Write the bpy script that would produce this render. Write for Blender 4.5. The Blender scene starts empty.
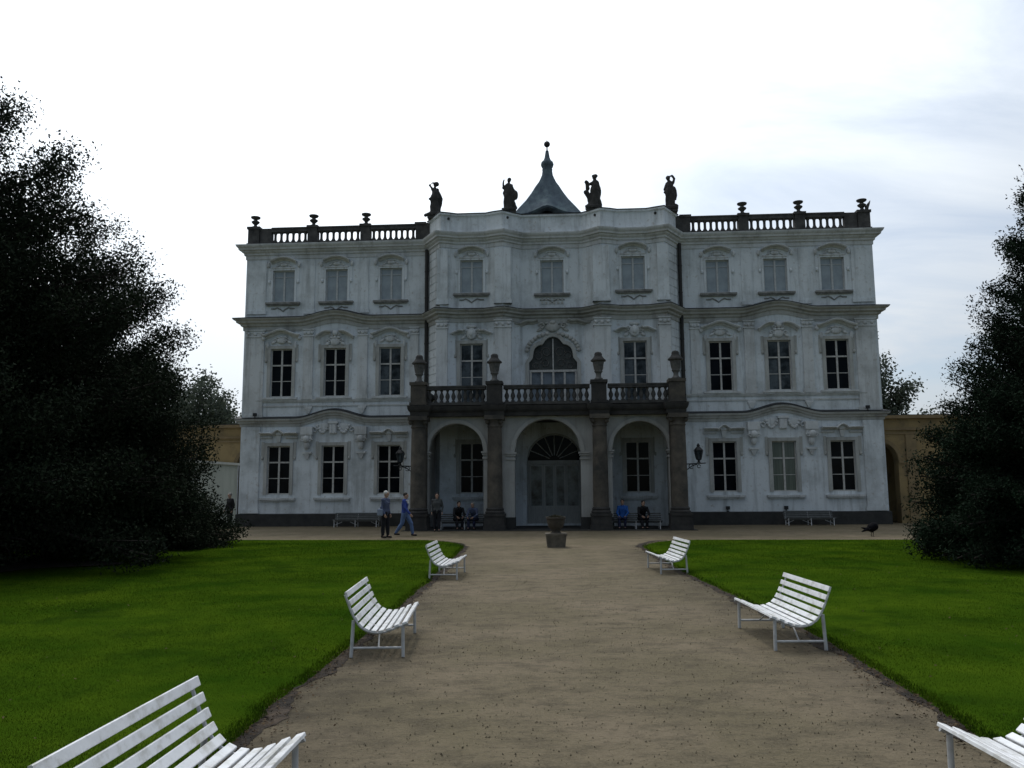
import bpy, bmesh, math, random
import numpy as np
from mathutils import Vector, Matrix, noise as mnoise
R = math.radians
PI = math.pi
random.seed(7)
rng = np.random.default_rng(11)
scene = bpy.context.scene
COL = scene.collection

# ------------------------------------------------------------------ helpers
def link(o, parent=None):
    COL.objects.link(o)
    if parent is not None:
        o.parent = parent
    return o

def tag(o, label=None, cat=None, group=None, kind=None):
    if label: o['label'] = label
    if cat: o['category'] = cat
    if group: o['group'] = group
    if kind: o['kind'] = kind
    return o

def empty(name, loc, rz=0.0, label=None, cat=None, group=None):
    o = bpy.data.objects.new(name, None)
    o.empty_display_size = 0.3
    o.location = loc
    o.rotation_euler = (0, 0, rz)
    link(o)
    return tag(o, label, cat, group)

def children(o):
    return [c for c in bpy.data.objects if c.parent == o]

def copy_tree(o, parent=None):
    c = o.copy()
    COL.objects.link(c)
    c.parent = parent
    for ch in children(o):
        copy_tree(ch, c)
    return c

class MB:
    def __init__(s):
        s.v = []; s.f = []
    def add(s, vs, fs):
        n = len(s.v)
        s.v.extend([tuple(p) for p in vs])
        s.f.extend([tuple(i + n for i in f) for f in fs])
        return s
    def box(s, x0, x1, y0, y1, z0, z1):
        vs = [(x0,y0,z0),(x1,y0,z0),(x1,y1,z0),(x0,y1,z0),(x0,y0,z1),(x1,y0,z1),(x1,y1,z1),(x0,y1,z1)]
        return s.add(vs, [(0,3,2,1),(4,5,6,7),(0,1,5,4),(1,2,6,5),(2,3,7,6),(3,0,4,7)])
    def frustum(s, x, y, z0, z1, a0, b0, a1, b1):
        vs = [(x-a0,y-b0,z0),(x+a0,y-b0,z0),(x+a0,y+b0,z0),(x-a0,y+b0,z0),(x-a1,y-b1,z1),(x+a1,y-b1,z1),(x+a1,y+b1,z1),(x-a1,y+b1,z1)]
        return s.add(vs, [(0,3,2,1),(4,5,6,7),(0,1,5,4),(1,2,6,5),(2,3,7,6),(3,0,4,7)])
    def tube(s, path, rad, n=8):
        P = [Vector(p) for p in path]
        if not isinstance(rad, (list, tuple)): rad = [rad]*len(P)
        vs = []; fs = []
        up = Vector((0.13, 0.21, 0.97))
        for i, p in enumerate(P):
            t = (P[min(i+1, len(P)-1)] - P[max(i-1, 0)])
            if t.length < 1e-9: t = Vector((0,0,1))
            t.normalize()
            a = t.cross(up)
            if a.length < 0.05: a = t.cross(Vector((1, 0, 0.1)))
            a.normalize(); b = t.cross(a)
            for k in range(n):
                an = 2*PI*k/n
                vs.append(p + (a*math.cos(an) + b*math.sin(an))*rad[i])
        for i in range(len(P)-1):
            for k in range(n):
                k2 = (k+1) % n
                fs.append((i*n+k, i*n+k2, (i+1)*n+k2, (i+1)*n+k))
        fs.append(tuple(range(n-1, -1, -1)))
        m = (len(P)-1)*n
        fs.append(tuple(range(m, m+n)))
        return s.add(vs, fs)
    def lathe(s, prof, n=16, c=(0,0,0), ph=0.0, sq=1.0):
        vs = []; fs = []
        for (r, z) in prof:
            for k in range(n):
                an = 2*PI*k/n + ph
                vs.append((c[0]+r*math.cos(an), c[1]+r*math.sin(an)*sq, c[2]+z))
        for i in range(len(prof)-1):
            for k in range(n):
                k2 = (k+1) % n
                fs.append((i*n+k, i*n+k2, (i+1)*n+k2, (i+1)*n+k))
        fs.append(tuple(range(n-1, -1, -1)))
        m = (len(prof)-1)*n
        fs.append(tuple(range(m, m+n)))
        return s.add(vs, fs)
    def ell(s, c, r, n=10, rot=None):
        if not isinstance(r, (list, tuple)): r = (r, r, r)
        vs = []; fs = []
        m = max(4, n//2+1)
        for i in range(1, m):
            th = PI*i/m
            for k in range(n):
                an = 2*PI*k/n
                p = Vector((r[0]*math.sin(th)*math.cos(an), r[1]*math.sin(th)*math.sin(an), r[2]*math.cos(th)))
                if rot is not None: p = rot @ p
                vs.append((c[0]+p.x, c[1]+p.y, c[2]+p.z))
        top = Vector((0,0,r[2])); bot = Vector((0,0,-r[2]))
        if rot is not None: top = rot @ top; bot = rot @ bot
        vs.append((c[0]+top.x, c[1]+top.y, c[2]+top.z)); vs.append((c[0]+bot.x, c[1]+bot.y, c[2]+bot.z))
        T = (m-1)*n
        for i in range(m-2):
            for k in range(n):
                k2 = (k+1) % n
                fs.append((i*n+k, (i+1)*n+k, (i+1)*n+k2, i*n+k2))
        for k in range(n):
            k2 = (k+1) % n
            fs.append((T, k, k2)); fs.append((T+1, (m-2)*n+k2, (m-2)*n+k))
        return s.add(vs, fs)
    def limb(s, pts, rad, n=10):
        s.tube(pts, rad, n)
        for p, r in zip(pts, rad): s.ell(p, r*0.995, n)
        return s
    def prism(s, poly, y0, y1):
        n = len(poly)
        vs = [(x, y0, z) for x, z in poly] + [(x, y1, z) for x, z in poly]
        fs = [tuple(range(n)), tuple(range(2*n-1, n-1, -1))]
        for i in range(n):
            j = (i+1) % n
            fs.append((i, i+n, j+n, j))
        return s.add(vs, fs)
    def slab(s, poly, z0, z1):
        n = len(poly)
        vs = [(x, y, z0) for x, y in poly] + [(x, y, z1) for x, y in poly]
        fs = [tuple(range(n)), tuple(range(2*n-1, n-1, -1))]
        for i in range(n):
            j = (i+1) % n
            fs.append((i, i+n, j+n, j))
        return s.add(vs, fs)
    def sweep(s, path, prof, closed=False):
        """path: (x,y,z) in plan order, profile (out, dz); outward = right of travel"""
        P = [Vector(p) for p in path]; n = len(P); m = len(prof)
        vs = []; fs = []
        for i, p in enumerate(P):
            a = P[i] - P[i-1] if (i > 0 or closed) else None
            b = P[(i+1) % n] - P[i] if (i < n-1 or closed) else None
            if a is None: a = b
            if b is None: b = a
            na = Vector((a.y, -a.x)); nb = Vector((b.y, -b.x))
            na.normalize(); nb.normalize()
            nn = na + nb
            if nn.length < 1e-6: nn = na
            nn.normalize()
            k = 1.0/max(0.45, nn.dot(na))
            for (o, dz) in prof:
                vs.append((p.x + nn.x*o*k, p.y + nn.y*o*k, p.z + dz))
        for i in range(n if closed else n-1):
            j = (i+1) % n
            for k in range(m-1):
                fs.append((i*m+k, j*m+k, j*m+k+1, i*m+k+1))
        if not closed:
            fs.append(tuple(range(m))); fs.append(tuple((n-1)*m + k for k in range(m-1, -1, -1)))
        return s.add(vs, fs)
    def mould(s, pts, h, prof):
        """moulding on a wall in the xz plane along pts (x,z); prof list of (t, out), t along the path normal (up = +), out towards the viewer (-y)"""
        n = len(pts); m = len(prof); vs = []; fs = []
        for i in range(n):
            a = Vector(pts[min(i+1, n-1)]) - Vector(pts[max(i-1, 0)])
            a.normalize(); nr = Vector((-a.y, a.x))
            for (t, o) in prof:
                vs.append((pts[i][0] + nr.x*t*h, -o, pts[i][1] + nr.y*t*h))
        for i in range(n-1):
            for k in range(m-1):
                fs.append((i*m+k, (i+1)*m+k, (i+1)*m+k+1, i*m+k+1))
        fs.append(tuple(range(m))); fs.append(tuple((n-1)*m + k for k in range(m-1, -1, -1)))
        return s.add(vs, fs)
    def shift(s, dx, dy, dz):
        s.v = [(x+dx, y+dy, z+dz) for x, y, z in s.v]
        return s
    def mesh(s, name, mat, smooth=None, fix=True):
        me = bpy.data.meshes.new(name)
        me.from_pydata(s.v, [], s.f)
        if fix:
            bm = bmesh.new(); bm.from_mesh(me)
            bmesh.ops.recalc_face_normals(bm, faces=bm.faces)
            bm.to_mesh(me); bm.free()
        if mat is not None: me.materials.append(mat)
        if smooth is not None:
            me.shade_smooth()
            me.set_sharp_from_angle(angle=R(smooth))
        me.update()
        return me
    def build(s, name, mat, parent=None, smooth=None, fix=True):
        return link(bpy.data.objects.new(name, s.mesh(name, mat, smooth, fix)), parent)

def remesh(mb, name, mat, voxel, parent=None, smooth_it=3, warp=0.0, wscale=6.0):
    me0 = mb.mesh(name, mat)
    o = bpy.data.objects.new(name, me0); COL.objects.link(o)
    md = o.modifiers.new('r', 'REMESH'); md.mode = 'VOXEL'; md.voxel_size = voxel
    if smooth_it:
        sm = o.modifiers.new('s', 'SMOOTH'); sm.iterations = smooth_it; sm.factor = 0.5
    dg = bpy.context.evaluated_depsgraph_get()
    me = bpy.data.meshes.new_from_object(o.evaluated_get(dg))
    me.name = name
    bpy.data.objects.remove(o); bpy.data.meshes.remove(me0)
    if warp:
        for v in me.vertices:
            q = Vector((v.co.x*wscale, v.co.y*wscale, v.co.z*wscale*0.35))
            v.co += v.normal*(mnoise.noise(q)*warp)
    me.materials.clear(); me.materials.append(mat)
    me.shade_smooth()
    return link(bpy.data.objects.new(name, me), parent)

# ------------------------------------------------------------------ materials
def newmat(name):
    m = bpy.data.materials.new(name); m.use_nodes = True
    nt = m.node_tree
    return m, nt, nt.nodes['Principled BSDF']

def mat(name, c1, c2=None, scale=4.0, rough=0.7, bump=0.0, bscale=None, spec=0.3, metal=0.0, stretch=(1,1,1), detail=6, contrast=(0.35, 0.68), c3=None, s3=0.7):
    m, nt, p = newmat(name)
    N = nt.nodes; L = nt.links
    tc = N.new('ShaderNodeTexCoord'); mp = N.new('ShaderNodeMapping'); mp.inputs['Scale'].default_value = stretch
    L.new(tc.outputs['Object'], mp.inputs['Vector'])
    if c2 is None: c2 = tuple(c*0.8 for c in c1)
    nz = N.new('ShaderNodeTexNoise'); nz.inputs['Scale'].default_value = scale; nz.inputs['Detail'].default_value = detail; nz.inputs['Roughness'].default_value = 0.62
    L.new(mp.outputs[0], nz.inputs['Vector'])
    mr = N.new('ShaderNodeMapRange'); mr.inputs['From Min'].default_value = contrast[0]; mr.inputs['From Max'].default_value = contrast[1]
    L.new(nz.outputs['Fac'], mr.inputs['Value'])
    mx = N.new('ShaderNodeMix'); mx.data_type = 'RGBA'
    mx.inputs['A'].default_value = (*c1, 1); mx.inputs['B'].default_value = (*c2, 1)
    L.new(mr.outputs[0], mx.inputs['Factor'])
    out = mx.outputs['Result']
    if c3 is not None:
        n3 = N.new('ShaderNodeTexNoise'); n3.inputs['Scale'].default_value = s3; n3.inputs['Detail'].default_value = 7; n3.inputs['Roughness'].default_value = 0.65
        L.new(tc.outputs['Object'], n3.inputs['Vector'])
        r3 = N.new('ShaderNodeMapRange'); r3.inputs['From Min'].default_value = 0.5; r3.inputs['From Max'].default_value = 0.72
        L.new(n3.outputs['Fac'], r3.inputs['Value'])
        m3 = N.new('ShaderNodeMix'); m3.data_type = 'RGBA'; m3.inputs['B'].default_value = (*c3, 1)
        L.new(out, m3.inputs['A']); L.new(r3.outputs[0], m3.inputs['Factor'])
        out = m3.outputs['Result']
    L.new(out, p.inputs['Base Color'])
    p.inputs['Roughness'].default_value = rough
    p.inputs['Metallic'].default_value = metal
    p.inputs['Specular IOR Level'].default_value = spec
    if bump:
        nb = N.new('ShaderNodeTexNoise'); nb.inputs['Scale'].default_value = bscale or scale*6; nb.inputs['Detail'].default_value = 5
        L.new(tc.outputs['Object'], nb.inputs['Vector'])
        b = N.new('ShaderNodeBump'); b.inputs['Strength'].default_value = bump; b.inputs['Distance'].default_value = 0.02
        L.new(nb.outputs['Fac'], b.inputs['Height']); L.new(b.outputs[0], p.inputs['Normal'])
    return m

M = {}
def stucco(name, base, grime, amt=1.0):
    """lime-washed stucco with vertical rain streaks and blotches of bare plaster"""
    m, nt, p = newmat(name); N = nt.nodes; L = nt.links
    tc = N.new('ShaderNodeTexCoord')
    mp = N.new('ShaderNodeMapping'); mp.inputs['Scale'].default_value = (1.7, 1.7, 0.16)
    L.new(tc.outputs['Object'], mp.inputs['Vector'])
    def nz(scale, det, vec, lo, hi):
        n = N.new('ShaderNodeTexNoise'); n.inputs['Scale'].default_value = scale; n.inputs['Detail'].default_value = det; n.inputs['Roughness'].default_value = 0.68
        L.new(vec, n.inputs['Vector'])
        r = N.new('ShaderNodeMapRange'); r.inputs['From Min'].default_value = lo; r.inputs['From Max'].default_value = hi
        L.new(n.outputs['Fac'], r.inputs['Value']); return r.outputs[0]
    a = nz(1.6, 8, mp.outputs[0], 0.50, 0.78)
    b = nz(0.55, 9, tc.outputs['Object'], 0.47, 0.75)
    c = nz(5.0, 6, tc.outputs['Object'], 0.57, 0.70)
    def mixc(A, B, fac, k):
        mm = N.new('ShaderNodeMath'); mm.operation = 'MULTIPLY'; mm.inputs[1].default_value = k; L.new(fac, mm.inputs[0])
        x = N.new('ShaderNodeMix'); x.data_type = 'RGBA'; L.new(mm.outputs[0], x.inputs['Factor'])
        if isinstance(A, tuple): x.inputs['A'].default_value = (*A, 1)
        else: L.new(A, x.inputs['A'])
        x.inputs['B'].default_value = (*B, 1); return x.outputs['Result']
    o = mixc(base, grime, a, 0.55*amt)
    o = mixc(o, tuple(g*1.25 for g in grime), b, 0.5*amt)
    o = mixc(o, (0.30, 0.25, 0.20), c, 0.35*amt)
    L.new(o, p.inputs['Base Color']); p.inputs['Roughness'].default_value = 0.85; p.inputs['Specular IOR Level'].default_value = 0.2
    n = N.new('ShaderNodeTexNoise'); n.inputs['Scale'].default_value = 9; n.inputs['Detail'].default_value = 8
    L.new(tc.outputs['Object'], n.inputs['Vector'])
    bp = N.new('ShaderNodeBump'); bp.inputs['Strength'].default_value = 0.35; bp.inputs['Distance'].default_value = 0.02
    L.new(n.outputs['Fac'], bp.inputs['Height']); L.new(bp.outputs[0], p.inputs['Normal'])
    return m

M['stucco'] = stucco('white_stucco', (0.65, 0.69, 0.715), (0.22, 0.235, 0.235), 1.6)
M['trim'] = stucco('stucco_trim', (0.44, 0.445, 0.425), (0.12, 0.115, 0.10), 1.4)
M['trimb'] = stucco('stucco_hood', (0.60, 0.62, 0.625), (0.17, 0.17, 0.16), 1.3)
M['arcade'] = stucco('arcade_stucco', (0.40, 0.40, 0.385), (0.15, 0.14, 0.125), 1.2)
M['plinth'] = mat('dark_plinth_stone', (0.045, 0.045, 0.043), (0.024, 0.025, 0.025), 2.5, 0.85, 0.5, 14)
M['stone'] = mat('weathered_sandstone', (0.12, 0.105, 0.085), (0.055, 0.05, 0.044), 2.2, 0.9, 0.5, 18, c3=(0.045, 0.045, 0.042), s3=1.3)
M['darkstone'] = mat('sooty_sandstone', (0.055, 0.052, 0.048), (0.028, 0.028, 0.028), 3.0, 0.9, 0.5, 20)
M['balust'] = mat('balustrade_stone', (0.085, 0.082, 0.078), (0.035, 0.035, 0.035), 3.0, 0.9, 0.4, 20)
M['urnstone'] = mat('urn_stone', (0.15, 0.145, 0.135), (0.06, 0.06, 0.058), 5.0, 0.9, 0.4, 30)
M['sillstone'] = mat('dark_sill_stone', (0.30, 0.30, 0.29), (0.14, 0.14, 0.13), 4, 0.9, 0.3, 16)
M['lead'] = mat('lead_flashing', (0.028, 0.03, 0.033), (0.016, 0.017, 0.019), 3.0, 0.6, 0.1, 10)
M['copper'] = mat('dark_copper_roof', (0.105, 0.135, 0.158), (0.065, 0.085, 0.105), 3.5, 0.9, 0.25, 9, c3=(0.15, 0.20, 0.21), s3=1.6, stretch=(1,1,0.3), spec=0.06)
M['frame'] = mat('white_window_paint', (0.52, 0.51, 0.48), (0.36, 0.35, 0.33), 8, 0.6, 0.1)
M['doorwood'] = mat('door_paint', (0.36, 0.36, 0.34), (0.24, 0.245, 0.235), 7, 0.6, 0.2, stretch=(3,3,0.4))
M['iron'] = mat('black_iron', (0.02, 0.02, 0.022), (0.012, 0.012, 0.013), 8, 0.55)
M['pipe'] = mat('dark_downpipe', (0.032, 0.03, 0.028), (0.02, 0.02, 0.02), 5, 0.6)
M['ochre'] = mat('ochre_render', (0.36, 0.26, 0.125), (0.25, 0.18, 0.09), 1.4, 0.9, 0.3, 14, c3=(0.12, 0.095, 0.065), s3=0.7, stretch=(1,1,.35))
M['ochre2'] = mat('ochre_render_trim', (0.28, 0.205, 0.11), (0.19, 0.14, 0.08), 2, 0.9, 0.3, 14)
M['benchpaint'] = mat('white_bench_paint', (0.74, 0.75, 0.77), (0.62, 0.63, 0.64), 7, 0.38, 0.08, 40, spec=0.5, c3=(0.42, 0.41, 0.37), s3=7.0)
M['benchtube'] = mat('grey_white_tube_paint', (0.52, 0.53, 0.54), (0.36, 0.36, 0.36), 9, 0.45, 0.05, spec=0.5)
M['bark'] = mat('bark', (0.024, 0.019, 0.015), (0.012, 0.010, 0.009), 6, 0.95, 0.8, 12, stretch=(1,1,0.25))
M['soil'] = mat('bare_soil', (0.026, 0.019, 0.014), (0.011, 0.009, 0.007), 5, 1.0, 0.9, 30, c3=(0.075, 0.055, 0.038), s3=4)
M['tent'] = mat('pale_canvas', (0.55, 0.55, 0.50), (0.42, 0.43, 0.40), 2, 0.8, 0.1)

def glass(name, c, rough=0.08, c2=None):
    m = mat(name, c, c2 or tuple(k*0.5 for k in c), 1.3, rough, 0.06, 2.2, spec=0.035, contrast=(0.42, 0.6))
    return m
M['glass'] = glass('dark_window_glass', (0.007, 0.009, 0.012))
M['glass2'] = glass('pale_reflection_glass', (0.095, 0.112, 0.125), c2=(0.020, 0.025, 0.028))  # pale tone imitates reflections seen on some panes
M['blind'] = mat('closed_inner_blind', (0.31, 0.355, 0.385), (0.21, 0.245, 0.27), 1.5, 0.35, 0.05, 3, spec=0.4)
M['blindframe'] = mat('weathered_window_paint', (0.50, 0.52, 0.52), (0.36, 0.37, 0.37), 8, 0.7, 0.1)
M['curtain'] = mat('pale_green_curtain', (0.13, 0.15, 0.12), (0.07, 0.085, 0.07), 3, 0.3, 0.1, spec=0.5, stretch=(7,1,0.2))
M['doorglass'] = mat('door_glass', (0.20, 0.235, 0.24), (0.016, 0.020, 0.022), 1.9, 0.12, 0.05, 2, spec=0.15)  # pale blotches in the colour imitate glimmers on the door panes

def leafmat(name, c1, c2, rough=0.6, trans=0.12, spec=0.06):
    m, nt, p = newmat(name); N = nt.nodes; L = nt.links
    g = N.new('ShaderNodeObjectInfo')
    geo = N.new('ShaderNodeNewGeometry')
    tc = N.new('ShaderNodeTexCoord')
    nz = N.new('ShaderNodeTexNoise'); nz.inputs['Scale'].default_value = 0.9; nz.inputs['Detail'].default_value = 3
    L.new(tc.outputs['Object'], nz.inputs['Vector'])
    ad = N.new('ShaderNodeMath'); ad.operation = 'ADD'
    L.new(nz.outputs['Fac'], ad.inputs[0])
    ml = N.new('ShaderNodeMath'); ml.operation = 'MULTIPLY_ADD'; ml.inputs[1].default_value = 0.5; ml.inputs[2].default_value = -0.25
    L.new(geo.outputs['Random Per Island'], ml.inputs[0]); L.new(ml.outputs[0], ad.inputs[1])
    mr_ = N.new('ShaderNodeMapRange'); mr_.inputs['From Min'].default_value = 0.22; mr_.inputs['From Max'].default_value = 0.78; L.new(ad.outputs[0], mr_.inputs['Value'])
    mx = N.new('ShaderNodeMix'); mx.data_type = 'RGBA'; mx.inputs['A'].default_value = (*c1, 1); mx.inputs['B'].default_value = (*c2, 1)
    L.new(mr_.outputs[0], mx.inputs['Factor'])
    L.new(mx.outputs['Result'], p.inputs['Base Color'])
    p.inputs['Roughness'].default_value = rough; p.inputs['Specular IOR Level'].default_value = spec
    tr = N.new('ShaderNodeBsdfTranslucent'); L.new(mx.outputs['Result'], tr.inputs['Color'])
    ms = N.new('ShaderNodeMixShader'); ms.inputs[0].default_value = trans
    out = N['Material Output']
    L.new(p.outputs[0], ms.inputs[1]); L.new(tr.outputs[0], ms.inputs[2]); L.new(ms.outputs[0], out.inputs['Surface'])
    return m
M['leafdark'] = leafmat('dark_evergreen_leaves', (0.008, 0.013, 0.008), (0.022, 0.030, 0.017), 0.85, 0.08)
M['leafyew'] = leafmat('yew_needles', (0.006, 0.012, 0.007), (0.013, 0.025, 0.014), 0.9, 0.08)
M['leaffar'] = leafmat('hazy_far_leaves', (0.045, 0.060, 0.050), (0.085, 0.105, 0.075), trans=0.3)  # leaf colour lightened to imitate haze over the distance
M['grass'] = leafmat('grass_blades', (0.012, 0.034, 0.003), (0.058, 0.098, 0.006), 1.0, 0.22, 0.0)
M['litter'] = leafmat('fallen_leaves', (0.022, 0.015, 0.010), (0.10, 0.07, 0.04), 0.8, 0.0)

# ------------------------------------------------------------------ camera
H = 1.75
F = 823.54
TH = math.atan(106.16/F)
cam_d = bpy.data.cameras.new('camera')
cam = bpy.data.objects.new('camera', cam_d); COL.objects.link(cam)
cam_d.sensor_width = 36.0; cam_d.lens = 36.0*F/1024; cam_d.clip_end = 3000; cam_d.clip_start = 0.05
cam.matrix_world = Matrix.Translation((0, 0, H)) @ Matrix.Rotation(PI/2 + TH, 4, 'X') @ Matrix.Rotation(R(-0.374), 4, 'Z')
scene.camera = cam

# ------------------------------------------------------------------ sky and sun
SUN_EL, SUN_AZ = R(57), R(-14)
sd = Vector((math.sin(SUN_AZ)*math.cos(SUN_EL), math.cos(SUN_AZ)*math.cos(SUN_EL), math.sin(SUN_EL)))
w = bpy.data.worlds.new('World'); scene.world = w; w.use_nodes = True
nt = w.node_tree; N = nt.nodes; L = nt.links
bg = N['Background']
sky = N.new('ShaderNodeTexSky'); sky.sky_type = 'NISHITA'; sky.sun_disc = False
sky.sun_elevation = SUN_EL; sky.sun_rotation = SUN_AZ; sky.air_density = 1.0; sky.dust_density = 0.4; sky.ozone_density = 3.0
tc = N.new('ShaderNodeTexCoord')
def vm(op, a, b=None):
    n = N.new('ShaderNodeVectorMath'); n.operation = op
    for i, x in enumerate((a, b)):
        if x is None: continue
        if hasattr(x, 'links'): L.new(x, n.inputs[i])
        else: n.inputs[i].default_value = x
    return n
def ma(op, a, b=None, c=None, clamp=False):
    n = N.new('ShaderNodeMath'); n.operation = op; n.use_clamp = clamp
    for i, x in enumerate((a, b, c)):
        if x is None: continue
        if hasattr(x, 'links'): L.new(x, n.inputs[i])
        else: n.inputs[i].default_value = x
    return n.outputs[0]
d = vm('NORMALIZE', tc.outputs['Generated']).outputs[0]
dot = vm('DOT_PRODUCT', d, tuple(sd)).outputs['Value']
half = ma('MULTIPLY_ADD', dot, 0.5, 0.5, True)
glow = ma('POWER', half, 5.0)
SKY = dict(c0=0.22, c1=2.05, strength=0.1)
lum = ma('MULTIPLY_ADD', glow, SKY['c1'], SKY['c0'])
# thin cloud sheet, streaked: project the direction on a plane
sep = N.new('ShaderNodeSeparateXYZ'); L.new(d, sep.inputs[0])
zz = ma('ADD', ma('MAXIMUM', sep.outputs['Z'], 0.0), 0.18)
px = ma('DIVIDE', sep.outputs['X'], zz); py = ma('DIVIDE', sep.outputs['Y'], zz)
cmb = N.new('ShaderNodeCombineXYZ'); L.new(px, cmb.inputs[0]); L.new(py, cmb.inputs[1])
mp = N.new('ShaderNodeMapping'); mp.inputs['Scale'].default_value = (0.8, 1.5, 1); mp.inputs['Rotation'].default_value = (0, 0, R(28))
L.new(cmb.outputs[0], mp.inputs['Vector'])
nz = N.new('ShaderNodeTexNoise'); nz.inputs['Scale'].default_value = 1.6; nz.inputs['Detail'].default_value = 10; nz.inputs['Roughness'].default_value = 0.58; nz.inputs['Distortion'].default_value = 0.5
L.new(mp.outputs[0], nz.inputs['Vector'])
mr = N.new('ShaderNodeMapRange'); mr.inputs['From Min'].default_value = 0.30; mr.inputs['From Max'].default_value = 0.68
L.new(nz.outputs['Fac'], mr.inputs['Value'])
fr = N.new('ShaderNodeMapRange'); fr.inputs['From Min'].default_value = 0.30; fr.inputs['From Max'].default_value = 0.68; L.new(half, fr.inputs['Value'])
cover = ma('MULTIPLY', ma('MAXIMUM', ma('MULTIPLY_ADD', mr.outputs[0], 0.50, 0.50, True), ma('MULTIPLY_ADD', sep.outputs['X'], -2.6, 0.75, True)), ma('MULTIPLY_ADD', fr.outputs[0], 0.75, 0.25))
cloud = N.new('ShaderNodeMix'); cloud.data_type = 'RGBA'; cloud.inputs['Factor'].default_value = 1.0; cloud.blend_type = 'MULTIPLY'
cloud.inputs['A'].default_value = (0.92, 0.985, 1.05, 1)
lc = N.new('ShaderNodeCombineColor'); L.new(lum, lc.inputs[0]); L.new(lum, lc.inputs[1]); L.new(lum, lc.inputs[2])
L.new(lc.outputs[0], cloud.inputs['B'])
cl10 = N.new('ShaderNodeMix'); cl10.data_type = 'RGBA'; cl10.blend_type = 'MULTIPLY'; cl10.inputs['Factor'].default_value = 1.0
k = 1.0/SKY['strength']; cl10.inputs['A'].default_value = (k, k, k, 1); L.new(cloud.outputs['Result'], cl10.inputs['B'])
mixs = N.new('ShaderNodeMix'); mixs.data_type = 'RGBA'
L.new(cover, mixs.inputs['Factor']); L.new(sky.outputs[0], mixs.inputs['A']); L.new(cl10.outputs['Result'], mixs.inputs['B'])
L.new(mixs.outputs['Result'], bg.inputs['Color']); bg.inputs['Strength'].default_value = SKY['strength']

sl = bpy.data.lights.new('sun', 'SUN'); sl.energy = 1.5; sl.angle = R(10); sl.color = (1.0, 0.95, 0.88)
so = bpy.data.objects.new('sun', sl); COL.objects.link(so)
so.rotation_euler = (-sd).to_track_quat('-Z', 'Y').to_euler()
scene.view_settings.view_transform = 'Standard'
scene.view_settings.look = 'None'
scene.view_settings.exposure = 0.0
scene.view_settings.gamma = 1.0
scene.render.film_transparent = False

# ------------------------------------------------------------------ ground, lawns
m, nt_, p = newmat('gravel'); N2 = nt_.nodes; L2 = nt_.links
tcg = N2.new('ShaderNodeTexCoord')
def gn(scale, det, lo, hi, rough=0.6, stretch=None):
    n = N2.new('ShaderNodeTexNoise'); n.inputs['Scale'].default_value = scale; n.inputs['Detail'].default_value = det; n.inputs['Roughness'].default_value = rough
    if stretch:
        mm = N2.new('ShaderNodeMapping'); mm.inputs['Scale'].default_value = stretch; L2.new(tcg.outputs['Object'], mm.inputs['Vector']); L2.new(mm.outputs[0], n.inputs['Vector'])
    else: L2.new(tcg.outputs['Object'], n.inputs['Vector'])
    r = N2.new('ShaderNodeMapRange'); r.inputs['From Min'].default_value = lo; r.inputs['From Max'].default_value = hi; L2.new(n.outputs['Fac'], r.inputs['Value'])
    return r.outputs[0], n.outputs['Fac']
def gmix(A, B, fac, k=1.0):
    x = N2.new('ShaderNodeMix'); x.data_type = 'RGBA'
    mm = N2.new('ShaderNodeMath'); mm.operation = 'MULTIPLY'; mm.inputs[1].default_value = k; L2.new(fac, mm.inputs[0]); L2.new(mm.outputs[0], x.inputs['Factor'])
    if isinstance(A, tuple): x.inputs['A'].default_value = (*A, 1)
    else: L2.new(A, x.inputs['A'])
    x.inputs['B'].default_value = (*B, 1); return x.outputs['Result']
big, _ = gn(0.45, 6, 0.42, 0.60)
mid, midr = gn(1.9, 9, 0.47, 0.66, 0.74, (1, 1.5, 1))
mid2, _ = gn(13.0, 7, 0.50, 0.66, 0.8, (0.7, 1.5, 1))
fine, finer = gn(38, 4, 0.45, 0.75, 0.7)
speck, _ = gn(24, 4, 0.67, 0.75, 0.7)
G1 = (0.128, 0.107, 0.066)
o_ = gmix(G1, (0.168, 0.136, 0.092), big, 1.0)
o_ = gmix(o_, (0.062, 0.052, 0.034), mid, 0.85)
o_ = gmix(o_, (0.055, 0.046, 0.031), mid2, 0.75)
o_ = gmix(o_, (0.19, 0.165, 0.118), fine, 0.45)
o_ = gmix(o_, (0.03, 0.025, 0.02), speck, 0.30)
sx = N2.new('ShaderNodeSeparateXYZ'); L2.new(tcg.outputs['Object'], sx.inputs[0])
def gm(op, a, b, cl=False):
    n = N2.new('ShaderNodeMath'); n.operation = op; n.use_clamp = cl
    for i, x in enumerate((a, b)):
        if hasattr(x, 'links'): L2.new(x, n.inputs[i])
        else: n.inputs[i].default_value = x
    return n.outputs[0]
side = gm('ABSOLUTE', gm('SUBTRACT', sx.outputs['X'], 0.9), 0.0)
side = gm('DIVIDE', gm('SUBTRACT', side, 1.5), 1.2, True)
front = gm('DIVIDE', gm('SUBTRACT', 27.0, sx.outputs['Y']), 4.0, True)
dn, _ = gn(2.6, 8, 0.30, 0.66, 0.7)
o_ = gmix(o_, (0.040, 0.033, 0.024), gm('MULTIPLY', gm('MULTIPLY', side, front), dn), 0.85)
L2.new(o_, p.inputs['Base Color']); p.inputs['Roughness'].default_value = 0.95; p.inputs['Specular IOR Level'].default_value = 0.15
bp = N2.new('ShaderNodeBump'); bp.inputs['Strength'].default_value = 1.0; bp.inputs['Distance'].default_value = 0.02
hs = N2.new('ShaderNodeMath'); hs.operation = 'ADD'; L2.new(finer, hs.inputs[0]); L2.new(midr, hs.inputs[1]); L2.new(hs.outputs[0], bp.inputs['Height']); L2.new(bp.outputs[0], p.inputs['Normal'])
M['gravel'] = m
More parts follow.
